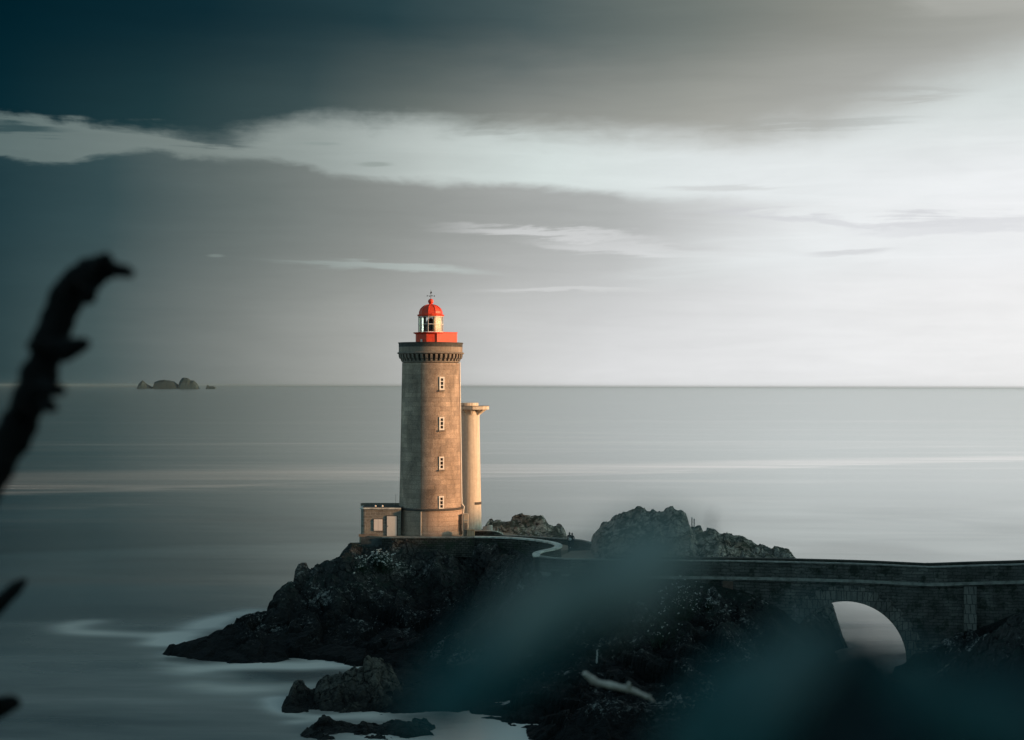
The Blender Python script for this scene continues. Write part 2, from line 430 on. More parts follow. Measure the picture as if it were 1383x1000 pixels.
M_mound = rock_mat('outcrop_rock', (0.50, 0.45, 0.38), (0.27, 0.27, 0.24), veg=(0.045, 0.06, 0.035), zlo=6.0, zhi=9.5, fleck=0.35, warm=(0.27, 0.20, 0.14))
M_skerry = rock_mat('skerry_rock', (0.13, 0.125, 0.105), (0.02, 0.02, 0.019), zlo=0.0, zhi=2.6, fleck=0.4)
M_far = mat('far_rock', (0.028, 0.05, 0.055), 0.95, var=0.3, scale=0.01)
M_tower = masonry('tower_granite', (0.54, 0.41, 0.315), (0.38, 0.295, 0.235), (0.27, 0.22, 0.175), 1.35, 0.5, 0.012, cyl=3.4, stain=0.5, var=0.4, bump=0.012)
M_drum = masonry('drum_granite', (0.52, 0.39, 0.30), (0.45, 0.34, 0.27), (0.30, 0.24, 0.19), 1.3, 0.5, 0.012, cyl=3.6, stain=0.25)
M_trim = mat('granite_trim', (0.24, 0.20, 0.165), 0.9, var=0.3, scale=4, bump=0.01)
M_darktrim = mat('dark_stone_coping', (0.085, 0.08, 0.072), 0.9, var=0.35, scale=5, bump=0.01)
M_white = mat('white_paint', (0.86, 0.82, 0.76), 0.6, var=0.06, scale=6)
M_red = mat('red_paint', (0.72, 0.040, 0.014), 0.42, var=0.10, scale=4, spec=0.5)
def red_mat():
    m = mat('red_paint', (0.72, 0.04, 0.014), .45, spec=.5); nt = m.node_tree; b = nt.nodes['Principled BSDF']; tcn = nt.nodes.new('ShaderNodeTexCoord')
    x, y, z = sep(nt, tcn.outputs['Object']); n = noise(nt, tcn.outputs['Object'], 2.2, 7, .7); st = noise(nt, vec(nt, x * 5, y * 5, z * .7), 1.0, 5, .65)
    c = mixc(nt, n.sm(.48, .7, 0, .6), (0.82, 0.065, 0.02, 1), (0.60, 0.07, 0.035, 1)); c = mixc(nt, st.sm(.56, .7, 0, .6), c, (0.30, 0.035, 0.02, 1)); nt.links.new(c, b.inputs['Base Color']); return m
M_red = red_mat()
M_black = mat('black_gap', (0.01, 0.01, 0.012), 0.3)
M_annex = masonry('annex_stone', (0.32, 0.295, 0.25), (0.23, 0.21, 0.18), (0.36, 0.34, 0.30), 0.55, 0.33, 0.03, stain=0.3)
M_wall = masonry('rubble_wall', (0.10, 0.10, 0.088), (0.05, 0.052, 0.047), (0.02, 0.02, 0.018), 0.5, 0.24, 0.03, stain=0.45, irregular=0.25, moss=(0.03, 0.045, 0.028))
M_bridge = masonry('bridge_rubble', (0.18, 0.18, 0.162), (0.115, 0.118, 0.108), (0.065, 0.066, 0.062), 0.8, 0.3, 0.028, stain=0.6, irregular=0.45, moss=(0.018, 0.028, 0.02))
M_voussoir = masonry('arch_stone', (0.27, 0.26, 0.23), (0.18, 0.175, 0.16), (0.07, 0.07, 0.065), 0.4, 0.9, 0.03, stain=0.4)
M_cope = mat('pale_coping', (0.62, 0.62, 0.56), 0.85, var=0.45, scale=1.6, bump=0.01)
M_copedark = mat('weathered_coping', (0.30, 0.30, 0.27), 0.9, var=0.5, scale=1.6, bump=0.01)
M_conc = mat('painted_concrete', (0.66, 0.545, 0.41), 0.85, var=0.12, scale=1.2, bump=0.004, bscale=8)
M_concw = mat('pale_concrete', (0.55, 0.52, 0.47), 0.85, var=0.15, scale=2)
M_path = mat('sandy_path', (0.30, 0.25, 0.19), 0.95, var=0.25, scale=1.2, bump=0.02, bscale=6)
M_glass = None
def glass_mat():
    m = bpy.data.materials.new('lantern_glass'); m.use_nodes = True; nt = m.node_tree; nt.nodes.clear()
    o = nt.nodes.new('ShaderNodeOutputMaterial'); t = nt.nodes.new('ShaderNodeBsdfTransparent'); g = nt.nodes.new('ShaderNodeBsdfGlossy')
    g.inputs['Roughness'].default_value = 0.08; t.inputs['Color'].default_value = (0.93, 0.95, 0.95, 1)
    mx = nt.nodes.new('ShaderNodeMixShader'); lw = nt.nodes.new('ShaderNodeFresnel'); lw.inputs[0].default_value = 1.45
    nt.links.new(lw.outputs[0], mx.inputs[0]); nt.links.new(t.outputs[0], mx.inputs[1]); nt.links.new(g.outputs[0], mx.inputs[2]); nt.links.new(mx.outputs[0], o.inputs[0])
    return m
M_glass = glass_mat()
M_lens = mat('dark_lens', (0.03, 0.05, 0.05), 0.15, spec=0.8)
M_curtain = mat('lantern_curtain', (0.85, 0.72, 0.52), 0.8)
M_metal = mat('dark_metal', (0.06, 0.06, 0.06), 0.5, 0.6)
M_bark = mat('branch_bark', (0.012, 0.012, 0.012), 0.95, var=0.4, scale=60, spec=0.1)
M_dry = mat('dry_wood', (0.62, 0.54, 0.48), 0.9, var=0.25, scale=40)
def leaf_mat(name, col, tr):
    m = mat(name, col, 0.6, var=0.25, scale=20, spec=0.3); nt = m.node_tree; b = nt.nodes['Principled BSDF']
    t = nt.nodes.new('ShaderNodeBsdfTranslucent'); t.inputs['Color'].default_value = (*tr, 1); mx = nt.nodes.new('ShaderNodeMixShader'); mx.inputs[0].default_value = 0.3
    nt.links.new(b.outputs[0], mx.inputs[1]); nt.links.new(t.outputs[0], mx.inputs[2]); nt.links.new(mx.outputs[0], nt.nodes['Material Output'].inputs['Surface']); return m
M_leaf = leaf_mat('blade_leaf', (0.38, 0.45, 0.42), (0.52, 0.62, 0.56))
M_leaf2 = leaf_mat('dark_leaf', (0.004, 0.026, 0.032), (0.004, 0.03, 0.036))
M_flower = mat('pale_blossom', (0.55, 0.57, 0.54), 0.8)
M_green = mat('shrub_green', (0.025, 0.045, 0.030), 0.8, var=0.4, scale=4)
M_cloth = mat('black_clothes', (0.012, 0.012, 0.014), 0.9)
M_jean = mat('dark_trousers', (0.010, 0.018, 0.025), 0.9)
M_skin = mat('skin', (0.35, 0.2, 0.14), 0.6)
M_hair = mat('dark_hair', (0.012, 0.008, 0.006), 0.7)
M_bag = mat('white_bag_cloth', (0.6, 0.6, 0.58), 0.8)
M_grass = mat('hill_grass', (0.03, 0.04, 0.02), 0.95, var=0.4, scale=0.4, bump=0.1, bscale=1.0)

# ------------------------------------------------------------------ headland terrain
ctrl = []
def cp(px, py, Y): p = P(px, py, Y); ctrl.append((p.x, p.y, p.z))
def cz(px, Y, z): p = P(px, 521.5, Y); ctrl.append((p.x, p.y, z))
# plateau under lighthouse and path
for px in (495, 540, 590, 640, 690):
    for Y in (177, 181, 185): cz(px, Y, 8.9 if Y < 184 else 8.4)
for px, Y, z in ((740, 178, 8.5), (775, 178, 8.0), (775, 172, 7.6), (760, 166, 7.8), (800, 166, 7.4), (800, 175, 7.4), (850, 165, 7.4), (900, 172, 7.2),
                 (950, 163, 7.2), (1000, 170, 6.8), (1040, 166, 6.4), (720, 186, 8.0), (760, 186, 7.4), (830, 184, 6.5), (900, 186, 6.2), (980, 184, 5.5), (1040, 178, 5),
                 (1060, 163, 5.5), (640, 190, 7.5), (700, 194, 7.0), (760, 196, 5.0)): cz(px, Y, z)
# left ridge silhouette
for a in ((487, 733, 177), (470, 735, 177), (455, 740, 176), (440, 748, 175), (430, 758, 174), (418, 776, 172), (404, 786, 171), (396, 792, 170), (380, 800, 168), (360, 820, 166),
          (335, 831, 164), (310, 840, 163), (280, 853, 161), (250, 864, 159), (232, 872, 157.5)): cp(*a)
# behind the left ridge down to the sea
for a in ((228, 160, -1.5), (250, 163, -1.5), (310, 168, -1.5), (360, 172, -1.5), (400, 176, -1), (430, 181, 0), (460, 185, 0), (495, 189, 0), (560, 193, 0), (620, 198, 0), (215, 156, -1)): cz(*a)
for a in ((200, 200), (330, 200), (450, 205), (560, 210), (650, 212), (760, 212), (880, 205), (980, 200), (1060, 192), (1110, 186), (1160, 190)): cz(*a, -4)
# face towards the camera, left
for a in ((240, 155, -0.4), (290, 152, -0.6), (350, 152, -0.3), (420, 151, -0.5), (470, 149, -0.6), (505, 146, 0.7), (525, 141, 0.9), (545, 137, 1.0), (515, 136, 0.5), (300, 157, 1.3), (350, 158, 1.6), (400, 159, 2.0), (450, 158, 1.4),
          (430, 165, 3.6), (470, 168, 5.2), (470, 162, 2.6), (520, 170, 6.2), (520, 160, 2.0), (510, 152, 0.9), (560, 172, 6.6), (560, 164, 2.6), (560, 155, 1.2), (600, 174, 9.0), (570, 174.3, 9.0), (540, 174.2, 9.0), (620, 174.2, 9.0), (600, 166, 3.4), (600, 158, 1.2),
          (540, 175, 8.9), (500, 174.5, 8.5), (640, 174, 8.9), (640, 168, 4.5), (640, 160, 2.2), (680, 172, 7.6), (680, 166, 5.2), (715, 168, 7.6), (700, 174, 8.6)): cz(*a)
# sea in front
for a in ((150, 150), (220, 145), (300, 143), (400, 140), (470, 142), (330, 130), (350, 118), (480, 121), (600, 116), (660, 118), (700, 112), (1100, 108), (900, 108), (800, 107), (120, 170)): cz(*a, -2.5)
# rib running down from the hairpin corner
for a in ((727, 772, 160), (700, 792, 157), (650, 832, 153), (615, 862, 149.5), (575, 898, 145), (550, 925, 141)): cp(*a)
for a in ((530, 148, 0.6), (570, 151, 0.8), (620, 155, 1.6), (660, 159, 3.0), (690, 163, 4.8)): cz(*a)
# apron before the bridge
for a in ((760, 158, 6.8), (800, 156, 6.0), (800, 148, 3.6), (740, 150, 4.0), (700, 147, 2.6), (650, 143, 1.6), (600, 138, 1.2), (560, 133, 1.0), (520, 132, 0.6), (800, 140, 2.2), (740, 138, 1.6), (680, 132, 0.4),
          (620, 128, -0.3), (560, 126, -0.8), (680, 123, -1.0), (740, 128, 1.6), (780, 128, 2.4), (820, 124, 1.8), (760, 119, 1.0), (830, 116, 0.4), (880, 130, 3), (880, 140, 4.2), (880, 152, 6.0),
          (950, 152, 5.6), (950, 140, 4.6), (950, 128, 3.4), (900, 118, 1), (1000, 152, 5.0), (1040, 152, 3.6), (1050, 140, 2.6), (1000, 130, 2.8), (1050, 157, 4.6), (1060, 172, 5)): cz(*a)
# cleft under the arch, sea behind
for a in ((1100, 152, 1.2), (1140, 152, -0.4), (1140, 160, -1.0), (1180, 152, -1.2), (1180, 162, -2), (1190, 175, -3), (1110, 165, 3.6), (1118, 163, 2.8), (1137, 167, -1.5), (1100, 172, 2.4), (1225, 160, -1.5),
          (1240, 175, -3), (1300, 185, -4), (1400, 190, -4), (1130, 142, 0.2), (1150, 130, -1), (1100, 122, 0), (1200, 140, -1.2)): cz(*a)
# mainland side
for a in ((1245, 153, 0.8), (1265, 150, 2.2), (1260, 158, 1.0), (1300, 148, 3.2), (1383, 146, 5.0), (1383, 156, 4.6), (1310, 158, 2.0), (1383, 164, 2.0), (1450, 140, 8.2), (1300, 135, 4.0), (1400, 120, 10), (1250, 130, 1.5), (1250, 115, 2), (1450, 160, 4), (1500, 150, 9.2),
          (1450, 175, -1)): cz(*a)
ctrl = np.array(ctrl)
def fit(pts):
    n = len(pts); d = np.hypot(pts[:, None, 0] - pts[None, :, 0], pts[:, None, 1] - pts[None, :, 1])
    A = np.zeros((n + 3, n + 3)); A[:n, :n] = -d - np.eye(n) * 0.05 * -1.0
    A[:n, n] = 1; A[:n, n + 1:] = pts[:, :2]; A[n, :n] = 1; A[n + 1:, :n] = pts[:, :2].T
    return np.linalg.solve(A, np.concatenate([pts[:, 2], np.zeros(3)]))
W = fit(ctrl)
def hbase(X, Y):
    r = W[-3] + W[-2] * X + W[-1] * Y
    for (a, b, _), w in zip(ctrl, W[:-3]): r = r - w * np.hypot(X - a, Y - b)
    return r
# keep-clear polyline: the path, where the rock noise fades out
PATHC = [P(500, 521, 179.5), P(580, 521, 180), P(660, 521, 180), P(720, 521, 177.5), P(765, 521, 174.5), P(782, 521, 170.5), P(800, 521, 166),
         P(860, 521, 163.3), P(1000, 521, 161.3), P(1250, 521, 157.0), P(1383, 521, 156.0)]
def dpath(X, Y):
    d = np.full(X.shape, 1e9)
    for a, b in zip(PATHC[:-1], PATHC[1:]):
        vx, vy = b.x - a.x, b.y - a.y; L = vx * vx + vy * vy
        t = np.clip(((X - a.x) * vx + (Y - a.y) * vy) / L, 0, 1)
        d = np.minimum(d, np.hypot(X - a.x - t * vx, Y - a.y - t * vy))
    return d
def hterr(X, Y):
    b = hbase(X, Y); dp = dpath(X, Y)
    amp = sstep(2.6, 6.0, dp) * (0.30 + 0.80 * sstep(-1.0, 5.0, b))
    r = rocky(X, Y, 4.2, 3); amp = amp * (0.25 + 0.75 * sstep(-33, -24, X))
    return b + (r - 0.45) * amp * 0.85
res = 0.25
gx = np.arange(-52, 60.01, res); gy = np.arange(106, 214, res)
X, Y = np.meshgrid(gx, gy); Z = hterr(X, Y)
Z = despike(Z, 0.42, 1)
jx, jy = fbm(X, Y, 0.7, 2, 91) * 0.16, fbm(X, Y, 0.7, 2, 95) * 0.16
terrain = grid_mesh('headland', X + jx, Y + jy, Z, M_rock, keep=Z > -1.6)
tag(terrain, kind='structure')

# mainland behind and right of the frame: carries the camera and throws the evening shadow
gx = np.arange(-60, 241, 3.0); gy = np.arange(-160, 190, 3.0)
X, Y = np.meshgrid(gx, gy)
edge = X - (14 + np.clip(Y, 0, 200) * 0.30)             # distance east of the cliff edge
top = 12 + 13 * sstep(150, 40, Y)
hill = (6 + 17 * sstep(145, 150, 300 - Y) * 0)
crest = 28.7 + 26 * sstep(118, 40, Y)
Z = -4 + (top + 4) * sstep(-4, 10, edge) + (crest - top) * sstep(18, 46, edge)
near = sstep(12, 2, Y) * sstep(-60, -40, X)
Z = np.maximum(Z, -4 + 28.4 * sstep(14, 2, Y + 2.5 * np.sin(X * 0.2) - 1) * np.ones_like(X))
Z = Z + fbm(X, Y, 18, 4, 200) * 0.7 * sstep(-2, 4, Z)
nearcam = np.exp(-((X / 7) ** 2 + (Y / 7) ** 2)); Z = Z * (1 - nearcam) + 24.3 * nearcam * (Y < 4) + Z * nearcam * (Y >= 4)
Z = np.where(Y > 168, -4 + (Z + 4) * sstep(188, 168, Y), Z)
Z = np.minimum(Z, np.where((X < 60 + 0 * Y) & (Y > 112), 3.0 + sstep(50, 60, X) * 6, 99))
ml = grid_mesh('mainland_hill', X, Y, Z, M_grass, smooth=True); tag(ml, kind='structure')

# ------------------------------------------------------------------ sea
gx = np.arange(-100, 80.01, 0.5); gy = np.arange(96, 250.01, 0.5)
X, Y = np.meshgrid(gx, gy); H = hbase(X, Y)
fn = 0.5 + 0.5 * fbm(X * 0.55 + Y * 0.25, Y, 9, 5, 300)
foam = np.exp(np.clip(H, -9, 0) / 1.1) * np.clip(fn * 1.5 - 0.1, 0, 1.3) * 1.0 + np.exp(np.clip(H, -12, 0) / 3.0) * 0.25 * np.clip(fn * 1.6, 0, 1.3)
foam *= (sstep(60, 40, X) * 0.9 + 0.1) * 0.7
def line_foam(pts, w, amp):
    global foam
    pts = spline(pts, 6); d = np.full(X.shape, 1e9)
    for a, b in zip(pts[:-1], pts[1:]):
        vx, vy = b.x - a.x, b.y - a.y; L = vx * vx + vy * vy + 1e-9
        t = np.clip(((X - a.x) * vx + (Y - a.y) * vy) / L, 0, 1)
        d = np.minimum(d, np.hypot(X - a.x - t * vx, Y - a.y - t * vy))
    foam = foam + amp * np.exp(-(d / w) ** 2) * (0.5 + 0.8 * np.clip(fn, 0, 1))
def sea(px, py): return P(px, py, HC * F / ((py - 521.5) - (px - 691.5) * ROLL))
line_foam([sea(120, 840), sea(95, 846), sea(105, 853), sea(160, 856), sea(230, 857), sea(300, 848)], 2.3, 0.36)
line_foam([sea(225, 868), sea(260, 850), sea(300, 835), sea(340, 825)], 2.4, 0.7)
line_foam([sea(270, 925), sea(330, 930), sea(420, 925), sea(470, 918)], 2.4, 0.35)
line_foam([sea(270, 905), sea(350, 900), sea(430, 900), sea(480, 890)], 2.2, 0.6)
line_foam([sea(375, 945), sea(385, 962), sea(430, 968), sea(500, 966)], 1.2, 0.6)
line_foam([sea(235, 895), sea(225, 885), sea(240, 905), sea(300, 912)], 2.0, 0.35)
line_foam([sea(540, 1010), sea(620, 990), sea(700, 984)], 6.0, 1.3)
line_foam([sea(400, 975), sea(450, 970), sea(520, 972)], 1.0, 0.4)
e = np.minimum.reduce([sstep(-100, -88, X), sstep(80, 70, X), sstep(96, 102, Y), sstep(250, 238, Y)])
foam = np.clip(foam * e, 0, 1)

m = bpy.data.materials.new('sea_surface'); m.use_nodes = True; nt = m.node_tree; b = nt.nodes['Principled BSDF']
geo = nt.nodes.new('ShaderNodeNewGeometry'); x, y, z = sep(nt, geo.outputs['Position'])
s1 = noise(nt, vec(nt, x * 0.006 + y * 0.002, y * 0.022), 1.0, 5, 0.6, 0.5)
s2 = noise(nt, vec(nt, x * 0.0016, y * 0.009, 4.0), 1.0, 6, 0.7, 0.3)
s3 = noise(nt, vec(nt, x * 0.03, y * 0.08, 7.0), 1.0, 5, 0.6, 0.6)
d = y - (505.0 + x * 0.52 + (s1 - 0.5) * 60.0)
hw = x.lin(-130.0, 160.0, 58.0, 22.0)
q = d / hw
s4 = noise(nt, vec(nt, x * 0.007, y * 0.07, 2.0), 1.0, 6, 0.65, 0.8)
band = (q + (s4 - 0.5) * 1.1).f('ABSOLUTE').sm(0.3, 1.25, 1.0, 0.0) * s4.lin(0.3, 0.7, 0.35, 1.15)
edge = (q + 0.9).f('ABSOLUTE').sm(0.0, 0.13, 1.0, 0.0) * 0.4
lines = 0.0
thin = None
for y0, k, w, a in ((1180.0, 0.18, 16.0, 0.20), (735.0, 0.22, 12.0, 0.22), (905.0, -0.12, 9.0, 0.10), (640.0, 0.3, 6.0, 0.14), (1600.0, 0.5, 20.0, .1)):
    tt = ((y - (y0 + x * k + (s2 - 0.5) * 120.0)) / w).f('ABSOLUTE').sm(0.0, 1.0, a, 0.0) * (s3 * 1.4)
    thin = tt if thin is None else thin + tt
at = nt.nodes.new('ShaderNodeAttribute'); at.attribute_name = 'foam'; fo = N(nt, at.outputs['Fac'])
far_st = s2.sm(0.5, 0.75, 0.0, 0.25) * y.sm(200, 500) + s4.sm(0.5, 0.75, 0.0, 0.30) * y.sm(220, 420) + s1.sm(0.55, 0.8, 0.0, 0.12)
fm = (band * 0.75 + edge * 0.6 + thin * 1.6 + fo + far_st).f('MINIMUM', 1.0)
milky = s1.sm(0.3, 0.7, 0.02, 0.11) * y.sm(140.0, 235.0, 1.0, 0.0) + s3.sm(0.4, 0.75, 0.0, 0.05) * y.sm(140.0, 230.0, 1.0, 0.0)
col = mixc(nt, (fm + milky * 3.0).f('MINIMUM', 1.0), (0.02, 0.03, 0.032, 1), (0.85, 0.76, 0.68, 1))
nt.links.new(col, b.inputs['Base Color'])
b.inputs['Roughness'].default_value = 0.9; b.inputs['Specular IOR Level'].default_value = 0.0
gl = nt.nodes.new('ShaderNodeBsdfGlossy'); gl.inputs['Roughness'].default_value = 0.2; gl.inputs['Roughness'].default_value = 0.2; nt.links.new(y.sm(150.0, 500.0, 0.19, 0.115).s, gl.inputs['Roughness']); nt.links.new(mixc(nt, fm, (0.84, 0.88, 0.87, 1), (1.0, 1.0, 0.99, 1)), gl.inputs['Color'])
mxs = nt.nodes.new('ShaderNodeMixShader'); swell = noise(nt, vec(nt, x * 0.012 + y * 0.004, y * 0.020, 3.0), 1.0, 3, 0.5, 0.8)
sw = swell.sm(0.25, 0.75, 0.80, 1.14) * y.sm(240.0, 420.0, 1.0, 0.0) + y.sm(240.0, 420.0)
gl_c = gl.inputs['Color'].links[0].from_socket; nt.links.new(mixc(nt, 1.0, gl_c, vec(nt, sw, sw, sw), 'MULTIPLY'), gl.inputs['Color'])
fres = nt.nodes.new('ShaderNodeFresnel'); fres.inputs['IOR'].default_value = 1.33; refl = N(nt, fres.outputs[0]) * 0.60 + 0.37
nt.links.new((refl - (fo * 0.85 + milky + band * x.sm(-140.0, 20.0, 0.12, 0.0)).f('MINIMUM', 0.85)).f('MAXIMUM', 0.08).s, mxs.inputs[0]); nt.links.new(b.outputs[0], mxs.inputs[1]); nt.links.new(gl.outputs[0], mxs.inputs[2])
nt.links.new(mxs.outputs[0], nt.nodes['Material Output'].inputs[0])
bp = nt.nodes.new('ShaderNodeBump'); bp.inputs['Distance'].default_value = 0.12; bp.inputs['Strength'].default_value = 0.5
nt.links.new((s3 + s1 * 2.0).s, bp.inputs['Height']); nt.links.new(bp.outputs[0], gl.inputs['Normal'])
M_sea = m
mb_v, mb_f = [], []
seao = grid_mesh('sea_water', X, Y, np.zeros_like(X), M_sea, attr=foam, smooth=True)
import bmesh
bm = bmesh.new(); bm.from_mesh(seao.data)
xs = [-40000, -1500, -100, 80, 1500, 40000]; ys = [-3000, 96, 250, 900, 3500, 14000, 90000]
for i in range(len(xs) - 1):
    for j in range(len(ys) - 1):
        if i == 2 and j == 1: continue
        bm.faces.new([bm.verts.new((a, c, 0)) for a, c in ((xs[i], ys[j]), (xs[i + 1], ys[j]), (xs[i + 1], ys[j + 1]), (xs[i], ys[j + 1]))])
bm.to_mesh(seao.data); bm.free(); tag(seao, kind='structure')

# ------------------------------------------------------------------ rock outcrops and skerries
def outcrop(name, label, cat, prof, Yc, half_f, half_b, zb, m, k, noise_amp=1.0, res=0.22, group=None, big=2.6, flat=0.75, lim=0.28):
    p = [P(px, py, Yc) for px, py in prof]
    xs = np.array([q.x for q in p]); zs = np.array([q.z for q in p])
    gx = np.arange(xs[0] - 1.2, xs[-1] + 1.2, res); gy = np.arange(Yc - half_f - 1, Yc + half_b + 1, res)
    X, Y = np.meshgrid(gx, gy)
    top = np.interp(X, xs, zs, left=zb - 1.5, right=zb - 1.5) - zb
    t = np.where(Y < Yc, (Yc - Y) / half_f, (Y - Yc) / half_b) + fbm(X, Y, 3.5, 3, k) * 0.13
    sh = 1 - np.clip((t - 0.12) / 0.95, 0, 1.3) ** (1.0 / flat)
    ends = np.clip(np.minimum(X - xs[0], xs[-1] - X) / 0.8, -1, 1)
    Zb = top * sh
    Z = zb + Zb + rocky(X, Y, big, k) * noise_amp * np.clip(0.25 + Zb / 4.0, 0.15, 0.75) - 0.12
    Z = np.where(ends < 0, np.minimum(Z, zb - 1.0 + ends), Z)
    Z = despike(Z, lim, 1)
    o = grid_mesh(name, X + fbm(X, Y, .6, 2, 3) * .1, Y, Z, m, keep=Z > zb - 1.2)
    return tag(o, label, cat, group)
outcrop('rock_outcrop', 'rounded brown rock mound behind the wall, just right of the pale round tower', 'rock outcrop',
        [(648, 724), (655, 713), (661, 704), (672, 700), (684, 702), (692, 698), (705, 697), (724, 697), (733, 699), (740, 706), (746, 711), (753, 710), (758, 711), (763, 718), (768, 727)],
        190, 6.5, 6, 8.0, M_mound, 401, 0.55, 0.18)
outcrop('rock_outcrop', 'long craggy rock hill behind the bridge parapet with two poles on it', 'rock outcrop',
        [(797, 748), (800, 738), (804, 726), (812, 716), (822, 712), (832, 702), (838, 699), (846, 692), (858, 686), (866, 684), (877, 688), (884, 684), (891, 690), (897, 690), (904, 684), (915, 686),
         (925, 694), (928, 708), (934, 713), (945, 712), (960, 715), (975, 720), (990, 724), (1003, 727), (1014, 730), (1024, 738), (1038, 742), (1050, 741), (1058, 741), (1068, 748), (1076, 757)],
        176, 11, 9, 6.6, M_mound, 431, 0.8, 0.2, big=2.7, lim=0.36)
outcrop('rock_stack', 'upright rock seen through the left side of the bridge arch', 'rock', [(1078, 880), (1088, 840), (1097, 818), (1112, 811), (1127, 812), (1131, 830), (1129, 850), (1133, 868), (1134, 884)], 166, 3, 4, 1.0, M_mound, 611, 0.4)
def skerry(label, prof, Yc, hf, hb, k, m=M_skerry, zb=-0.25, amp=1.3, res=0.13, group='dark rocks standing in the sea'):
    return outcrop('sea_rock', label, 'sea rock', prof, Yc, hf, hb, zb, m, k, amp, res, group, big=1.9, flat=0.8, lim=0.32)
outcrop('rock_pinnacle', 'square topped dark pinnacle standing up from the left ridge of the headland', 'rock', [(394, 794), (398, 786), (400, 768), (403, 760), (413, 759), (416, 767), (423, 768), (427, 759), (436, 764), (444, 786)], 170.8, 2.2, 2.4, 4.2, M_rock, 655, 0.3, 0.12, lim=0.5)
skerry('jagged dark sea rock with a rounded knob at its left end, surrounded by misty water', [(383, 955), (390, 935), (400, 927), (410, 930), (418, 936), (432, 925), (448, 918), (466, 910), (490, 906), (512, 903), (530, 905), (548, 930)], 134, 4.5, 5, 501)
skerry('long low dark sea rock at the bottom edge of the photo', [(405, 992), (420, 980), (440, 973), (455, 976), (470, 980), (490, 977), (510, 981), (535, 977), (560, 976), (580, 980), (592, 992)], 123, 4.0, 3, 541)
skerry('small round boulder awash off the tip of the rocky point', [(258, 904), (264, 897), (272, 894), (281, 896), (288, 903)], 152.5, 1.6, 1.6, 561, amp=0.25)
skerry('tiny rock barely breaking the water below the jagged sea rock', [(383, 971), (388, 967), (394, 969), (397, 972)], 128.6, 0.6, 0.6, 571, amp=0.2)
def farrock(label, prof, Y=11000, hf=60):
    p = [P(px, py, Y) for px, py in prof]
    xs = np.array([q.x for q in p]); zs = np.array([q.z for q in p]); xs = np.concatenate([[xs[0] - 3], xs, [xs[-1] + 3]]); zs = np.concatenate([[-3], zs, [-3]])
    gx = np.linspace(xs[0], xs[-1], 60); gy = np.linspace(Y - hf, Y + hf, 24); X, YY = np.meshgrid(gx, gy)
    Z = np.interp(X, xs, zs) * (1 - (np.abs(YY - Y) / hf) ** 2.2) + crag(X, YY, 14, 77, .4, .4) * 0.35 - 1
    o = grid_mesh('far_islet', X, YY, Z, M_far)
    tag(o, label, 'islet', 'bare islets on the horizon')
farrock('pointed grey islet, leftmost of the group on the horizon', [(187, 523), (188, 518), (191, 515), (193, 514), (196, 517), (200, 520), (206, 523)])
farrock('flat topped grey islet in the middle of the horizon group', [(208, 523), (209, 516), (215, 514), (222, 513), (230, 514), (236, 516), (241, 520), (243, 523)])
farrock('tallest humped grey islet on the horizon with a lower shoulder', [(241, 523), (243, 515), (246, 511), (249, 510), (254, 511), (258, 514), (262, 514), (266, 518), (268, 523)])
farrock('tiny low islet, rightmost on the horizon', [(279, 523), (280, 520), (283, 521.5), (288, 522), (291, 523)], hf=30)

# ------------------------------------------------------------------ lighthouse
TC = P(581.5, 521, 180); LX, LY = TC.x, 180.0
S = F / 180.0; SF = F / 176.4
def zf(py): return HC - (py - 521.2) / SF      # height read off the tower's front
def zc(py): return HC - (py - 521.2) / S
Z0 = zf(724.0)
lh = thing('lighthouse', 'tall tapering granite lighthouse with a bright red lantern top', 'lighthouse', (LX, LY, Z0))
def L(z): return z - Z0
zr = zf(689)
prof = [(41.8 / S * 1.02, L(zr))]
for k in range(13):
    t = k / 12; prof.append(((41.8 - 3.4 * t ** 0.9) / S, L(zr) + 0.15 + (L(zf(490)) - L(zr) - 0.15) * t))
MB().lathe(prof, seg=128).build('shaft', M_tower, lh, True)
rb = 43.6 / S
MB().lathe([(rb + 0.06, -0.4), (rb + 0.06, 0.25), (rb, 0.3), (rb, L(zr) - 0.16)], seg=128).build('base_drum', M_drum, lh, True)
MB().lathe([(rb, L(zr) - 0.16), (rb + 0.10, L(zr) - 0.12), (rb + 0.10, L(zr) + 0.02), (rb - 0.02, L(zr) + 0.10), (rb - 0.25, L(zr) + 0.11)], seg=128).build('moulding', M_darktrim, lh, True)
# corbelled gallery
zt, zk, zn = L(zf(462)), L(zf(477.5)), L(zf(489))
rn, rp = 38.6 / S, 43.0 / S
MB().lathe([(rn - .1, zn - 0.05), (rn + 0.04, zn), (rn + 0.04, zn + 0.12), (rn - .1, zn + 0.16)], seg=128).build('neck_ring', M_trim, lh, True)
MB().lathe([(rn - 0.02, zn + 0.1), (rn - 0.02, zk - 0.1)], seg=96, cap=False).build('recess_wall', M_darktrim, lh, True)
NCOR = 40
cmesh = None
for i in range(NCOR):
    a = 2 * math.pi * (i + .5) / NCOR
    if cmesh is None:
        q = MB(); w = 0.13; outl = [(rn - 0.05, zn + 0.1), (rn + 0.10, zn + 0.12), (rn + 0.16, zn + 0.34), (rn + 0.30, zn + 0.42), (rn + 0.36, zn + 0.62), (rp + 0.02, zk - 0.16), (rp + 0.02, zk - 0.02), (rn - 0.05, zk - 0.02)]
        n = len(outl); vs = [(x, -w, z) for x, z in outl] + [(x, w, z) for x, z in outl]
        q.add(vs, [tuple(range(n)), tuple(range(2 * n - 1, n - 1, -1))] + [(i2, n + i2, n + (i2 + 1) % n, (i2 + 1) % n) for i2 in range(n)])
        o = q.build('corbel', M_trim, lh); cmesh = o.data
    else:
        o = bpy.data.objects.new('corbel', cmesh); C.objects.link(o); o.parent = lh
    o.rotation_euler.z = a
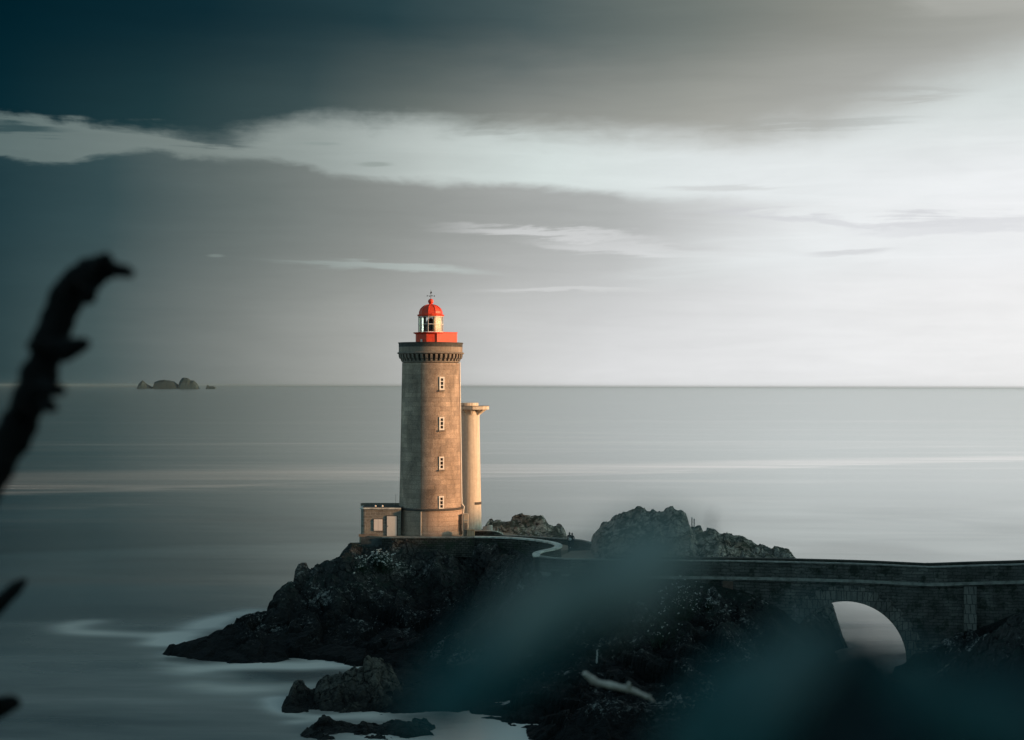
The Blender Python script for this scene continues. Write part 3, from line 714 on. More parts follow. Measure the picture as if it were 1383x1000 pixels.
MB().lathe([(rn, zk - 0.06), (rp + 0.04, zk - 0.04), (rp + 0.17, zk + 0.02), (rp + 0.17, zk + 0.12), (rp + 0.02, zk + 0.2), (rn, zk + 0.2)], seg=128).build('cornice', M_trim, lh, True)
MB().lathe([(rp - 0.35, zk + 0.19), (rp, zk + 0.19), (rp, zt - 0.48), (rp - 0.35, zt - 0.48)], seg=128).build('parapet', masonry('parapet_granite', (0.36, 0.29, 0.235), (0.31, 0.25, 0.2), (0.14, 0.12, 0.1), 1.2, 0.9, 0.012, cyl=3.5, stain=.3), lh, True)
MB().lathe([(rp - 0.38, zt - 0.49), (rp + 0.005, zt - 0.49), (rp + 0.015, zt - 0.10), (rp + 0.08, zt - 0.09), (rp + 0.08, zt), (rp - 0.38, zt), (rp - 0.38, zt - 0.2)], seg=128, cap=False).build('parapet_coping', M_darktrim, lh, True)
MB().lathe([(rp - 0.2, zk + 0.1), (rp - 0.2, zk + 0.25)], seg=64).build('gallery_floor', M_trim, lh)
# slit windows
for py in (518, 572.3, 626, 679.5):
    z = L(zf(py)); t = (z - L(zr)) / (L(zf(490)) - L(zr)); r = (41.8 - 3.4 * max(0, t) ** 0.9) / S
    a = -math.pi / 2 + math.asin(min(1, 16.6 / 41.8 * 41.8 / (r * S)))
    w = thing('window', None, None); w.parent = lh; w.location = (r * math.cos(a), r * math.sin(a), z); w.rotation_euler.z = a + math.pi / 2
    bpy.data.objects.remove(w)
    fr = MB(); W_, H_ = 0.58, 1.42
    fr.box((-W_ / 2 + .07, 0, 0), (0.14, 0.16, H_)); fr.box((W_ / 2 - .07, 0, 0), (0.14, 0.16, H_))
    for zz, hh in ((-H_ / 2 + .08, .16), (-0.215, .09), (0.215, .09), (H_ / 2 - .08, .16)): fr.box((0, -0.003, zz), (W_ - .28 + .02, 0.15, hh))
    f = fr.build('window', M_white, lh); f.location = (r * math.cos(a), r * math.sin(a), z); f.rotation_euler.z = a + math.pi / 2
    MB().box((0, -0.03, 0), (W_ - .2, 0.06, H_ - .2)).build('pane', M_black, f)
    MB().box((0, -0.05, -H_ / 2 - .09), (W_ + .12, 0.24, 0.14)).build('sill', M_trim, f)
# downpipes and lightning strap
def on(pxx, r, z, off=0.05):
    s = max(-0.999, min(0.999, (pxx - 581.5) / S / r)); a = -math.pi / 2 + math.asin(s); return Vector(((r + off) * math.cos(a), (r + off) * math.sin(a), z))
def rs(z): t = max(0, min(1, (z - L(zr)) / (L(zf(490)) - L(zr)))); return (41.8 - 3.4 * t ** 0.9) / S
pts = []
for k in range(14):
    z = L(zr) + 0.45 + (zn - L(zr) - 0.45) * k / 13; a = R(-4); r = rs(z) + 0.09; pts.append((r * math.cos(a), r * math.sin(a), z))
pts = [(rb + .09, (rb) * math.sin(R(-4)), L(zf(697))), (rb + .12, rb * math.sin(R(-4)), L(zr) - 0.2), (rb + .2, rb * math.sin(R(-4)), L(zr) + 0.1)] + pts
MB().tube(pts, 0.075, 8).build('downpipe', M_white, lh, True)
pts = [on(571.5, rs(z), z, 0.02) for z in np.linspace(L(zr) + 0.12, zn, 12)]
MB().tube(pts, 0.022, 6).build('conductor_strap', M_darktrim, lh, True)
MB().tube([on(571.5, rb, z, 0.07) for z in np.linspace(0.0, L(zr) - 0.2, 4)], 0.06, 8).build('drainpipe', mat('grey_pipe', (0.5, 0.5, 0.46), .7), lh, True)
# red gallery base: octagonal room plus a wing to the right
zb_, ztop = zk + 0.2, L(zc(449.5))
a8 = R(22.5 + 10)
g = MB().lathe([(20.3 / S / math.cos(R(22.5)) * 0.96, zb_), (20.3 / S / math.cos(R(22.5)) * 0.96, ztop - 0.2)], seg=8, a0=a8)
red = g.build('lantern_base', M_red, lh)
rl = 22.6 / S
MB().lathe([(rl * 0.9, ztop - 0.2), (rl * 1.0, ztop - 0.12), (rl * 1.04, ztop - 0.06), (rl * 1.04, ztop), (rl * 0.7, ztop + 0.02)], seg=32).build('lantern_deck', M_red, lh, True)
wg = MB(); xr = 35.4 / S
wg.add([(0.75, -1.6, zb_), (xr, -0.35, zb_), (xr, 0.95, zb_), (0.9, 1.2, zb_), (0.75, -1.6, ztop - 0.03), (xr, -0.35, ztop - 0.03), (xr, 0.95, ztop - 0.03), (0.9, 1.2, ztop - 0.03)],
       [(3, 2, 1, 0), (4, 5, 6, 7), (0, 1, 5, 4), (1, 2, 6, 5), (2, 3, 7, 6), (3, 0, 4, 7)])
wg.build('lantern_wing', M_red, lh, bevel=0.03)
MB().prism([(0.8, -1.66), (xr + .06, -0.4), (xr + .06, 1.0), (0.95, 1.27)], ztop - 0.028, ztop + 0.04).build('wing_roof_edge', M_red, lh)
MB().box((-0.95, -1.44, zb_ + 1.25), (0.18, 0.1, 0.3), R(-28)).build('wall_lamp', M_white, lh)
# glazing
zg0, zg1 = ztop + 0.02, L(zc(427.5)); rg_ = 16.6 / S; NP = 10; ag = R(9)
MB().lathe([(rg_ * .985, zg0), (rg_ * .985, zg1)], seg=NP, a0=ag, cap=False).build('glazing', M_glass, lh)
mu = MB()
for i in range(NP):
    a = ag + 2 * math.pi * i / NP; c = (rg_ * math.cos(a), rg_ * math.sin(a), (zg0 + zg1) / 2); mu.box(c, (0.06, 0.06, zg1 - zg0), a)
for zz in (zg0 + 0.06, (zg0 + zg1) / 2, zg1 - 0.05):
    mu.lathe([(rg_ * 1.01, zz - .025), (rg_ * 1.04, zz - .025), (rg_ * 1.04, zz + .025), (rg_ * 1.01, zz + .025)], seg=NP, a0=ag, cap=False)
mu.build('glazing_bars', M_white, lh)
cu = MB()
for i0, i1 in ((-2.2, 1.9),):
    n = 14; vs, fs = [], []
    for k in range(n + 1):
        a = -math.pi / 2 + R(14) + R(66) * k / n; rr = rg_ * 0.90 + 0.015 * math.cos(k * 2.6)
        for z in (zg0 + .02, zg1 - .02): vs.append((rr * math.cos(a), rr * math.sin(a), z))
    for k in range(n): fs.append((2 * k, 2 * k + 2, 2 * k + 3, 2 * k + 1))
    cu.add(vs, fs)
    c_ = cu.build('curtain', M_curtain, lh, True); sm = c_.modifiers.new('solid', 'SOLIDIFY'); sm.thickness = 0.02; cu = MB()
    vs, fs = [], []
    for k in range(9):
        a = -math.pi / 2 - R(88) + R(30) * k / 8; rr = rg_ * 0.90
        for z in (zg0 + .02, zg1 - .02): vs.append((rr * math.cos(a), rr * math.sin(a), z))
    for k in range(8): fs.append((2 * k, 2 * k + 2, 2 * k + 3, 2 * k + 1))
    cu.add(vs, fs)
c_ = cu.build('curtain', M_curtain, lh, True); sm = c_.modifiers.new('solid', 'SOLIDIFY'); sm.thickness = 0.02
MB().box((-0.62, -0.75, (zg0 + zg1) / 2), (0.34, 0.06, zg1 - zg0 - .05), R(-38)).build('dark_panel', mat('maroon_panel', (0.05, 0.008, 0.01), .6), lh)
zl = zg0 + 0.1
MB().lathe([(0.5, zl), (0.56, zl + .25), (0.60, zl + .6), (0.58, zl + .9), (0.46, zl + 1.15), (0.28, zl + 1.35), (0.12, zl + 1.5)], seg=24).build('lens', M_lens, lh, True)
lr = MB()
for i in range(9):
    z = zl + 0.12 + i * 0.13; r = 0.59 - 0.30 * max(0, (z - zl - .75) / .6) ** 1.3; lr.lathe([(r, z), (r + .035, z + .02), (r, z + .04)], seg=24, cap=False)
lr.build('lens_rings', mat('lens_frame', (0.35, 0.36, 0.32), .4, .3), lh, True)
# dome
zd0, zd1 = L(zc(427.5)), L(zc(411.5)); hd = zd1 - zd0 - 0.28; rd = 15.8 / S
MB().lathe([(rd * 1.0, zd0 - 0.03), (rd * 1.14, zd0 + 0.02), (rd * 1.16, zd0 + 0.16), (rd * 1.04, zd0 + 0.2), (rd * .98, zd0 + 0.3)], seg=20, a0=ag).build('dome_gutter', M_red, lh)
dp = [(rd * math.cos(R(a)) ** 0.9, zd0 + 0.28 + hd * math.sin(R(a))) for a in (0, 15, 30, 45, 58, 70, 80)] + [(0.20, zd0 + .28 + hd)]
MB().lathe(dp, seg=NP, a0=ag).build('dome', M_red, lh)
rib = MB()
for i in range(NP):
    a = ag + 2 * math.pi * i / NP; rib.tube([((r + .01) * math.cos(a), (r + .01) * math.sin(a), z + .01) for r, z in dp], 0.028, 5)
rib.build('dome_ribs', M_red, lh)
zn2 = zd0 + .28 + hd; zball = L(zc(407.3)); rb2 = 3.5 / S
MB().lathe([(0.23, zn2 - .05), (0.2, zn2 + .06), (0.17, zn2 + .2), (0.2, zball - rb2 * .86), (0.24, zball - rb2 * .8)], seg=20).build('neck', M_red, lh, True)
MB().lathe([(0.02 + rb2 * math.cos(R(a)), zball + rb2 * math.sin(R(a))) for a in range(-80, 91, 17)], seg=24).build('ball_finial', M_red, lh, True)
v = MB(); zv = zball + rb2 - .03; ztp = L(zc(391))
v.tube([(0, 0, zv), (0, 0, ztp)], [0.035, 0.012], 6); zc4 = L(zc(400))
for a in (20, 110): 
    dxx, dyy = math.cos(R(a)), math.sin(R(a)); v.tube([(-.42 * dxx, -.42 * dyy, zc4), (.42 * dxx, .42 * dyy, zc4)], 0.016, 5)
    for s_ in (-1, 1): v.box((s_ * .42 * dxx, s_ * .42 * dyy, zc4), (.09, .03, .12), 0)
v.add([(-.1, 0, L(zc(396.4))), (.03, 0, L(zc(397.2))), (.14, 0, L(zc(395.5))), (.02, 0, L(zc(393.2))), (-.1, .03, L(zc(396.4))), (.03, .03, L(zc(397.2))), (.14, .03, L(zc(395.5))), (.02, .03, L(zc(393.2)))],
      [(0, 1, 2, 3), (7, 6, 5, 4), (0, 4, 5, 1), (1, 5, 6, 2), (2, 6, 7, 3), (3, 7, 4, 0)])
v.build('weathervane', M_metal, lh)

# ------------------------------------------------------------------ annex
AY = 177.2; ap = lambda px, py: P(px, py, AY)
az0 = ap(515, 725).z; az1 = ap(515, 688).z; ax0 = ap(487, 700).x; ax1 = ap(541, 700).x
an = thing('keepers_annex', 'small flat roofed stone annex with white shutter and door beside the lighthouse', 'annex', ((ax0 + ax1) / 2, AY + 1.6, az0))
hx = (ax1 - ax0) / 2; ht = az1 - az0; dep = 3.2
def rrect(x0, x1, y0, y1, r=0.45):
    o = []
    for cx, cy, a0 in ((x0 + r, y0 + r, 180), (x1, y0, None), (x1, y1, None), (x0 + r, y1 - r, 90)):
        if a0 is None: o.append((cx, cy))
        else:
            for k in range(7):
                a = R(a0 + (90 if a0 == 180 else 90) * k / 6); o.append((cx + r * math.cos(a), cy + r * math.sin(a)))
    return o
MB().prism(rrect(-hx, hx + .03, -1.6, 1.6), -1.3, ht).build('wall', M_annex, an)
MB().prism(rrect(-hx - .14, hx + .03, -1.74, 1.74, .55), ht + .004, ht + 0.16).build('roof_edge', M_cope, an)
kb = MB(); rr = rrect(-hx - .06, hx + .2, -1.66, 1.66, .5)
kb.ribbon([Vector((x, y, ht + .16)) for x, y in rr[:8]] + [Vector((hx + .2, -1.66, ht + .16))], -0.0, -0.22, 0, 0.02)
MB().prism(rrect(-hx + .15, hx + .2, -1.4, 1.5, .4), ht + .16, ht + .2).build('roof', M_darktrim, an)
rm = MB(); back = [Vector((hx + .2, 1.62, ht + .16))] + [Vector((x, y, ht + .16)) for x, y in rr[9:]]
rm.ribbon(back, 0, .2, 0, 0.28); rm.build('roof_parapet', M_trim, an)
bpx = ap(487, 700).x
def lx(px): return ap(px, 700).x - an.location.x
def lz(py): return ap(510, py).z - az0
sh = MB(); sx0, sx1, sz0, sz1 = lx(505), lx(516.6), lz(717), lz(701.5); mid = (sx0 + sx1) / 2
MB().box((mid, -1.60, (sz0 + sz1) / 2), (sx1 - sx0 + .14, 0.06, sz1 - sz0 + .14)).build('window_frame', M_darktrim, an)
for s_ in (-1, 1):
    q = MB(); wq = (sx1 - sx0) / 2 - .015; q.box((mid + s_ * (wq / 2 + .01), -1.66, (sz0 + sz1) / 2), (wq, 0.06, sz1 - sz0))
    for zz in (sz0 + .15, sz1 - .15): q.box((mid + s_ * (wq / 2 + .01), -1.70, zz), (wq - .04, 0.03, 0.07))
    q.build('shutter', mat('shutter_paint', (0.92, 0.85, 0.79), .6, var=.04), an)
d0, d1 = lx(522.6), lx(535.8); dz0, dz1 = lz(724.5), lz(697)
MB().box(((d0 + d1) / 2, -1.61, (dz0 + dz1) / 2), (d1 - d0 + .2, 0.08, dz1 - dz0 + .1)).build('door_frame', M_darktrim, an)
dr = MB().box(((d0 + d1) / 2, -1.66, (dz0 + dz1) / 2 - .03), (d1 - d0, 0.1, dz1 - dz0)).build('door', mat('door_paint', (0.80, 0.77, 0.71), .65, var=.05), an, bevel=.015)
MB().box((d0 + .1, -1.74, dz0 + 1.1), (.05, .06, .12)).build('door_handle', M_metal, dr)
MB().tube([(lx(533), 0, ht + .15), (lx(533), 0, ht + 1.5)], 0.018, 6).build('aerial', M_metal, an)
for px_ in (506.5, 516.0):
    MB().lathe([(.02, 0), (.10, .04), (.12, .12), (.08, .2), (.02, .23)], (lx(px_), -1.2, ht + .2), 12).build('roof_vent', M_white, an, True)
MB().box((lx(497), -1.63, .12), (2.0, .12, .3)).build('plinth', M_trim, an)

# ------------------------------------------------------------------ concrete lookout tower
CY = 186.5; SC = F / CY; cx = P(634.5, 521, CY).x
zb0 = HC - (716 - 521.2) / SC; lo = thing('lookout_tower', 'pale round concrete tower with a platform on top, right behind the lighthouse', 'tower', (cx, CY, zb0))
def Lc(py): return (HC - (py - 521.2) / SC) - zb0
ztc = Lc(553)
# slender tapering shaft
sh = MB().lathe([(16.6 / SC, -0.6), (16.2 / SC, 1.5), (14.6 / SC, ztc * .5), (13.0 / SC, ztc)], seg=96)
def conc_mat():
    m = bpy.data.materials.new('weathered_concrete'); m.use_nodes = True; nt = m.node_tree; b = nt.nodes['Principled BSDF']; b.inputs['Roughness'].default_value = .9
    tcn = nt.nodes.new('ShaderNodeTexCoord'); x, y, z = sep(nt, tcn.outputs['Object']); u = y.f('ARCTAN2', x)
    n = noise(nt, vec(nt, u * 4.0, z * .12), 1.0, 5, .6); n2 = noise(nt, tcn.outputs['Object'], 3, 5, .7)
    c = mixc(nt, n.sm(.45, .7, 0, .55), (0.70, 0.63, 0.53, 1), (0.44, 0.34, 0.25, 1)); f = n2.lin(.3, .7, .9, 1.1)
    nt.links.new(mixc(nt, 1.0, c, vec(nt, f, f, f), 'MULTIPLY'), b.inputs['Base Color']); return m
M_cw = conc_mat()
sh.build('shaft', M_cw, lo, True)
pc = (P(639, 521, CY).x - cx); rpf = 22.6 / SC
MB().lathe([(rpf, ztc + .0), (rpf, ztc + .36)], (pc, 0, 0), 10, R(18)).build('platform', M_cw, lo)
MB().lathe([(rpf * 1.015, ztc + .362), (rpf * 1.015, ztc + .42)], (pc, 0, 0), 10, R(18)).build('platform_edge', M_trim, lo)
MB().lathe([(1.25, ztc + .40), (1.25, ztc + .72), (1.2, ztc + .76)], (P(631.5, 521, CY).x - cx, 0, 0), 24).build('upper_slab', M_cw, lo, False)
for i in range(8):
    a = R(i * 45 - 90 + 12); q = MB(); w = .1; ri = 12.6 / SC; di = math.hypot(pc, 0)
    ro = 1.55 + (0.45 if math.cos(a) > 0.3 else 0)
    vs = [(ri, -w, ztc), (ro, -w, ztc), (ri, -w, ztc - .72), (ri, w, ztc), (ro, w, ztc), (ri, w, ztc - .72)]
    o = q.add(vs, [(0, 1, 2), (5, 4, 3), (0, 3, 4, 1), (1, 4, 5, 2), (2, 5, 3, 0)]).build('bracket', M_cw, lo); o.rotation_euler.z = a
MB().lathe([(15.55 / SC, Lc(680.5)), (15.85 / SC, Lc(680.5)), (15.7 / SC, Lc(677)), (15.4 / SC, Lc(677))], seg=96, cap=False)
q = MB(); n = 8; vs, fs = [], []
for k in range(n + 1):
    a = R(-62 + 62 * k / n); r = 16.2 / SC
    for z in (Lc(681), Lc(677.5)): vs.append((r * math.cos(a), r * math.sin(a), z))
for k in range(n): fs.append((2 * k, 2 * k + 2, 2 * k + 3, 2 * k + 1))
o = q.add(vs, fs).build('vent_grille', M_darktrim, lo); s_ = o.modifiers.new('s', 'SOLIDIFY'); s_.thickness = .06

# small boxes between the towers
def boxthing(name, label, cat, px0, px1, py0, py1, Y, dep, m, extra=None):
    a, b_ = P(px0, py1, Y), P(px1, py0, Y)
    r = thing(name, label, cat, ((a.x + b_.x) / 2, Y + dep / 2, a.z)); w, h = b_.x - a.x, b_.z - a.z
    MB().box((0, 0, h / 2), (w, dep, h)).build('cabinet', m, r, bevel=.02)
    MB().box((0, 0, h + .03), (w + .06, dep + .06, .06)).build('lid', m, r)
    if extra: extra(r, w, h, dep)
    return r
boxthing('porch', 'pale entrance porch on the right foot of the lighthouse', 'porch', 626.0, 632.3, 695.5, 721.5, 178.2, 1.2, M_conc,
         lambda r, w, h, d: [MB().box((0, -d / 2 - .02, h * .3), (w * .6, .05, h * .55)).build('doorway', M_trim, r), MB().box((.0, -d / 2 - .03, h * .72), (w * 1.05, .1, .12)).build('lintel', M_concw, r)])
boxthing('utility_box', 'low pale ribbed utility box at the right foot of the lighthouse', 'utility box', 630.8, 641.0, 716.5, 724.6, 176.0, .8, mat('ribbed_box', (0.34, 0.30, 0.20), .8, var=.2, scale=8),
         lambda r, w, h, d: [MB().box((-w / 2 + w * (k + .5) / 5, -d / 2 - .02, h / 2), (.05, .03, h * .85)).build('rib', M_conc, r) for k in range(5)])
boxthing('low_pier', 'stubby dark stone pier beside the ribbed utility box', 'pier', 626.2, 630.2, 716.0, 724.6, 176.2, .5, M_trim)

# ------------------------------------------------------------------ terrace, walls
def wallthing(name, label, cat, pts, th, zb, cope=M_cope, m=M_wall, ch=0.1, ov=0.05, bot=None):
    pts = [Vector(p) for p in pts]; r = thing(name, label, cat, pts[0])
    lp = [p - pts[0] for p in pts]
    zfun = (lambda p: zb - pts[0].z) if not callable(zb) else (lambda p: zb(p + pts[0]) - pts[0].z)
    # stone body right of the line of travel
    MB().ribbon(lp, 0, th, zfun, -ch).build('stonework', m, r)
    MB().ribbon(lp, -ov, th + ov, -ch + .003, 0.0).build('coping', cope, r)
    return r
# terrace floor
tf = []
for px, Y in ((486, 178.6), (500, 177.0), (520, 175.9), (560, 175.55), (600, 175.55), (640, 175.6), (690, 175.0), (720, 173.8), (745, 172.0), (768, 174.5), (778, 179.6), (700, 183.5), (660, 187), (600, 188), (540, 186), (495, 184)):
    p = P(px, 521, Y); tf.append((p.x, p.y))
ZT = Z0 - 0.02
def floor_z(x): return ZT
n = len(tf)
ter = MB().prism(tf[:10] + [(P(768, 521, 179).x, 179.6)] + tf[11:], ZT - 1.6, ZT - 0.06).build('terrace_floor', M_path); tag(ter, kind='structure')
for v_ in ter.data.vertices:          # the floor ramps down towards the hairpin
    x_ = v_.co.x; k_ = max(0.0, min(1.0, (x_ - 0.0) / 6.0)); v_.co.z -= 0.9 * k_ + (0.35 * max(0, min(1, (x_ + 4) / 4)))
wt = [P(518, 725.2, 175.75), P(530, 725.0, 175.5), P(560, 725, 175.3), P(590, 725, 175.25), P(620, 725, 175.3), P(641, 724.8, 175.3)]
wallthing('terrace_wall', 'dark stone retaining wall below the lighthouse with a thin pale edge', 'retaining wall', wt, 0.5, lambda p: 7.6, M_copedark, ch=0.12)
wt = [P(641.5, 724.2, 175.5), P(670, 724.6, 175.2), P(700, 726, 174.2), P(722, 728, 173.0), P(740, 730.5, 171.6), P(752, 733, 170.0), P(757.5, 735.8, 168.4), P(756.5, 738.5, 167.0), P(750, 741, 165.9),
      P(740, 743, 165.0), P(731, 745.3, 164.2), P(727.3, 748, 163.3), P(728.5, 750.6, 162.6)]
wt = spline(wt, 4)
wallthing('path_wall', 'dark stone wall with pale coping winding in an S from the lighthouse to the bridge', 'wall', [p for p in wt], 0.5, lambda p: 6.6, M_cope, ch=0.16, ov=.12)
wt = spline([P(668, 718.6, 183.8), P(676, 722.6, 182.2), P(700, 723.6, 181.8), P(730, 725.3, 181.5), P(755, 727.2, 181.0), P(776, 728.5, 180.5), P(790, 731, 179.5), P(801, 735, 178)], 4)
wallthing('far_path_wall', 'straight low wall with pale top along the far side of the path, in front of the brown mound', 'wall', wt, -0.42, lambda p: 7.0, M_copedark, ch=0.1)
wt = spline([P(652, 711.5, 184.6), P(658, 710.4, 184.4), (P(664.5, 709.6, 184.6)), P(665.5, 709.3, 185.6)], 5)
wallthing('curved_step_wall', 'higher pale concrete curved wall at the foot of the round tower', 'low wall', wt, -0.25, lambda p: 9.2, M_concw, M_concw, ov=.02)
wt = spline([P(640, 716.5, 182.5), P(655, 716.2, 181.6), P(667, 716.8, 181.4), P(674, 719.6, 182.2), P(676, 721.4, 183.0)], 5)
wallthing('curved_kerb_wall', 'low dark curved wall with pale rim below the round tower', 'low wall', wt, 0.25, lambda p: 8.6, M_cope, M_wall, ov=.06)
pr = thing('foundation_block', 'grey rendered foundation block under the annex', 'foundation', P(500, 741, 175.5))
q0 = pr.location
MB().prism([(P(488, 521, 175.5).x - q0.x, .1), (P(521, 521, 175.5).x - q0.x, 0), (P(521, 521, 175.5).x - q0.x, 2.5), (P(488, 521, 175.5).x - q0.x, 2.5)], -0.6, P(500, 727.5, 175.5).z - q0.z).build('block', mat('render_grey', (0.075, 0.09, 0.09), .9, var=.5, scale=1.4), pr)
MB().box((P(526, 521, 175.3).x - q0.x, 0.02, .4), (.8, .25, 1.35)).build('buttress', mat('render_pale', (0.13, 0.14, 0.12), .9, var=.3, scale=2), pr)
o = MB().tube([P(549.5, 739, 174.6), P(550.2, 748, 174.4), P(550.6, 757.5, 174.2)], [0.09, 0.1, 0.12], 8).build('outfall_pipe', M_concw)
tag(o, 'short white vertical pipe on the dark rock below the terrace', 'pipe')

# ------------------------------------------------------------------ bridge
bt = [P(728.5, 751.0, 162.2), P(760, 754.3, 161.6), P(850, 756.3, 160.6), P(1000, 757.6, 158.9), P(1150, 761.0, 156.4), P(1235, 764.6, 155.0), P(1262, 765.4, 154.6), P(1320, 763.6, 154.2), P(1383, 761.8, 153.8), P(1500, 757, 152.6), P(1700, 745, 149)]
bt = spline(bt, 6)
br = thing('stone_bridge', 'dark stone bridge with one round arch leading to the lighthouse', 'bridge', bt[0])
B0 = bt[0].copy()
# arclength resample
acc = [0.0]
for a, b_ in zip(bt[:-1], bt[1:]): acc.append(acc[-1] + (Vector((b_.x, b_.y, 0)) - Vector((a.x, a.y, 0))).length)
def at_s(s):
    s = max(0, min(acc[-1] - 1e-6, s))
    for k in range(len(acc) - 1):
        if acc[k + 1] >= s:
            t = (s - acc[k]) / (acc[k + 1] - acc[k]); return bt[k].lerp(bt[k + 1], t)
sc_ = min(np.arange(0, acc[-1], 0.02), key=lambda s: abs(at_s(s).x / at_s(s).y * F + 691.5 - 1145)); pcn = at_s(sc_)
RA = 78.0 / (F / pcn.y); ZA = P(1145, 890.5, pcn.y).z
samp = []
for s in np.arange(0, sc_ - RA - .2, 0.6): samp.append((s, -3.0))
samp.append((sc_ - RA - .001, -3.0))
for k in range(41):
    th = math.pi - math.pi * k / 40; samp.append((sc_ + RA * math.cos(th), max(-2.9, ZA + RA * math.sin(th))))
samp.append((sc_ + RA + .001, -3.0))
for s in np.arange(sc_ + RA + .4, acc[-1], 0.6): samp.append((s, -3.0))
WB = 4.4
vs, fs = [], []
for s, zbot in samp:
    p = at_s(s); d = (at_s(s + .3) - at_s(s - .3)); d.z = 0; d.normalize(); nn = Vector((-d.y, d.x, 0))   # nn away from the camera
    ztp = p.z - 1.0
    for q in (p + Vector((0, 0, 0)), p + nn * WB):
        vs += [(q.x - B0.x, q.y - B0.y, zbot - B0.z), (q.x - B0.x, q.y - B0.y, ztp - B0.z)]
for k in range(len(samp) - 1):
    o = 4 * k
    fs += [(o, o + 4, o + 5, o + 1), (o + 1, o + 5, o + 7, o + 3), (o + 3, o + 7, o + 6, o + 2), (o + 2, o + 6, o + 4, o)]
fs += [(0, 1, 3, 2), (4 * len(samp) - 4, 4 * len(samp) - 2, 4 * len(samp) - 1, 4 * len(samp) - 3)]
MB().add(vs, fs).build('arch_wall', M_bridge, br)
lp = [p - B0 for p in bt]
MB().ribbon(lp, -0.004, -0.42, -1.0 + .002, -0.12).build('parapet', M_bridge, br)
MB().ribbon(lp, 0.05, -0.47, -0.118, 0.0).build('coping', M_copedark, br)
fl = []
for k, p in enumerate(bt):
    d = bt[min(k + 1, len(bt) - 1)] - bt[max(k - 1, 0)]; d.z = 0; d.normalize(); fl.append(p - B0 + Vector((-d.y, d.x, 0)) * WB + Vector((0, 0, -0.12)))
fl = [q for q in fl if q.x + B0.x > 9.5]
MB().ribbon(fl, 0.42, 0.0, -0.88, -0.1).build('far_parapet', M_wall, br)
MB().ribbon(fl, 0.45, -0.03, -0.098, 0.0).build('far_coping', M_darktrim, br)
# string course: a run of small blocks in a moulding
MB().ribbon(lp, 0.16, 0.001, -1.84, -1.56).build('string_course', M_copedark, br)
MB().ribbon(lp, 0.09, 0.001, -2.0, -1.842).build('string_corbel', M_bridge, br)
# voussoir ring on the face
ring = MB(); NV = 31
dA = (at_s(sc_ + 1) - at_s(sc_ - 1)); dA.z = 0; dA.normalize(); nA = Vector((-dA.y, dA.x, 0)); cA = at_s(sc_) - B0; cA.z = ZA - B0.z
random.seed(4)
for k in range(NV):
    t0, t1 = math.pi * (k + .04) / NV, math.pi * (k + .96) / NV; ro = RA + 1.15 + (0.35 if k % 2 else 0) + random.uniform(-.08, .1); dp_ = -0.05 - random.uniform(0, .03)
    vv = []
    for dd in (0.35, dp_ ):
        for r_, t_ in ((RA + .01, t0), (RA + .01, t1), (ro, t1), (ro, t0)):
            vv.append(cA + dA * (r_ * math.cos(t_)) + Vector((0, 0, r_ * math.sin(t_))) + nA * dd)
    ring.add(vv, [(0, 1, 2, 3), (7, 6, 5, 4), (0, 4, 5, 1), (1, 5, 6, 2), (2, 6, 7, 3), (3, 7, 4, 0)])
ring.build('arch_ring', M_voussoir, br)
for px, w, m_ in ((984, 1.0, mat('rusty_stone', (0.13, 0.09, 0.07), .9, var=.3, scale=2)), (1311, 1.15, M_voussoir)):
    s = min(np.arange(0, acc[-1], 0.05), key=lambda s: abs(at_s(s).x / at_s(s).y * F + 691.5 - px)); p = at_s(s) - B0
    q = MB(); hh = p.z - 2.0; zb_p = (3.5 if px < 1000 else 3.0) - B0.z
    for sd_, ww in ((0, w),):
        vv = []
        for z, e_ in ((zb_p, .55), (hh, .16)):
            for a, b2 in ((-ww / 2, -e_), (ww / 2, -e_), (ww / 2, .3), (-ww / 2, .3)):
                v3 = p + dA * a + nA * b2; vv.append((v3.x, v3.y, z))
        q.add(vv, [(3, 2, 1, 0), (4, 5, 6, 7), (0, 1, 5, 4), (1, 2, 6, 5), (2, 3, 7, 6), (3, 0, 4, 7)])
    q.build('buttress', m_, br)
# road surface
rd_ = [q + Vector((0, 0, 0)) for q in bt]
pt = MB(); pts = []
for k, p in enumerate(bt):
    d = bt[min(k + 1, len(bt) - 1)] - bt[max(k - 1, 0)]; d.z = 0; d.normalize(); pts.append(p + Vector((-d.y, d.x, 0)) * (WB / 2))
pt.ribbon(pts, 1.72, -1.72, -0.996, -0.97)
o = pt.build('bridge_road', M_path); tag(o, kind='structure')
# hairpin floor
hp = [P(728, 521, 163.2), P(742, 521, 165.6), P(757, 521, 168.0), P(760, 521, 172.4), P(772, 521, 176.8), P(800, 521, 177.5), P(806, 521, 170.5), P(812, 521, 165.9), P(800, 521, 162.0), P(760, 521, 162.1)]
o = MB().prism([(p.x, p.y) for p in hp], 7.0, 8.12).build('path_bend', M_path); tag(o, kind='structure')

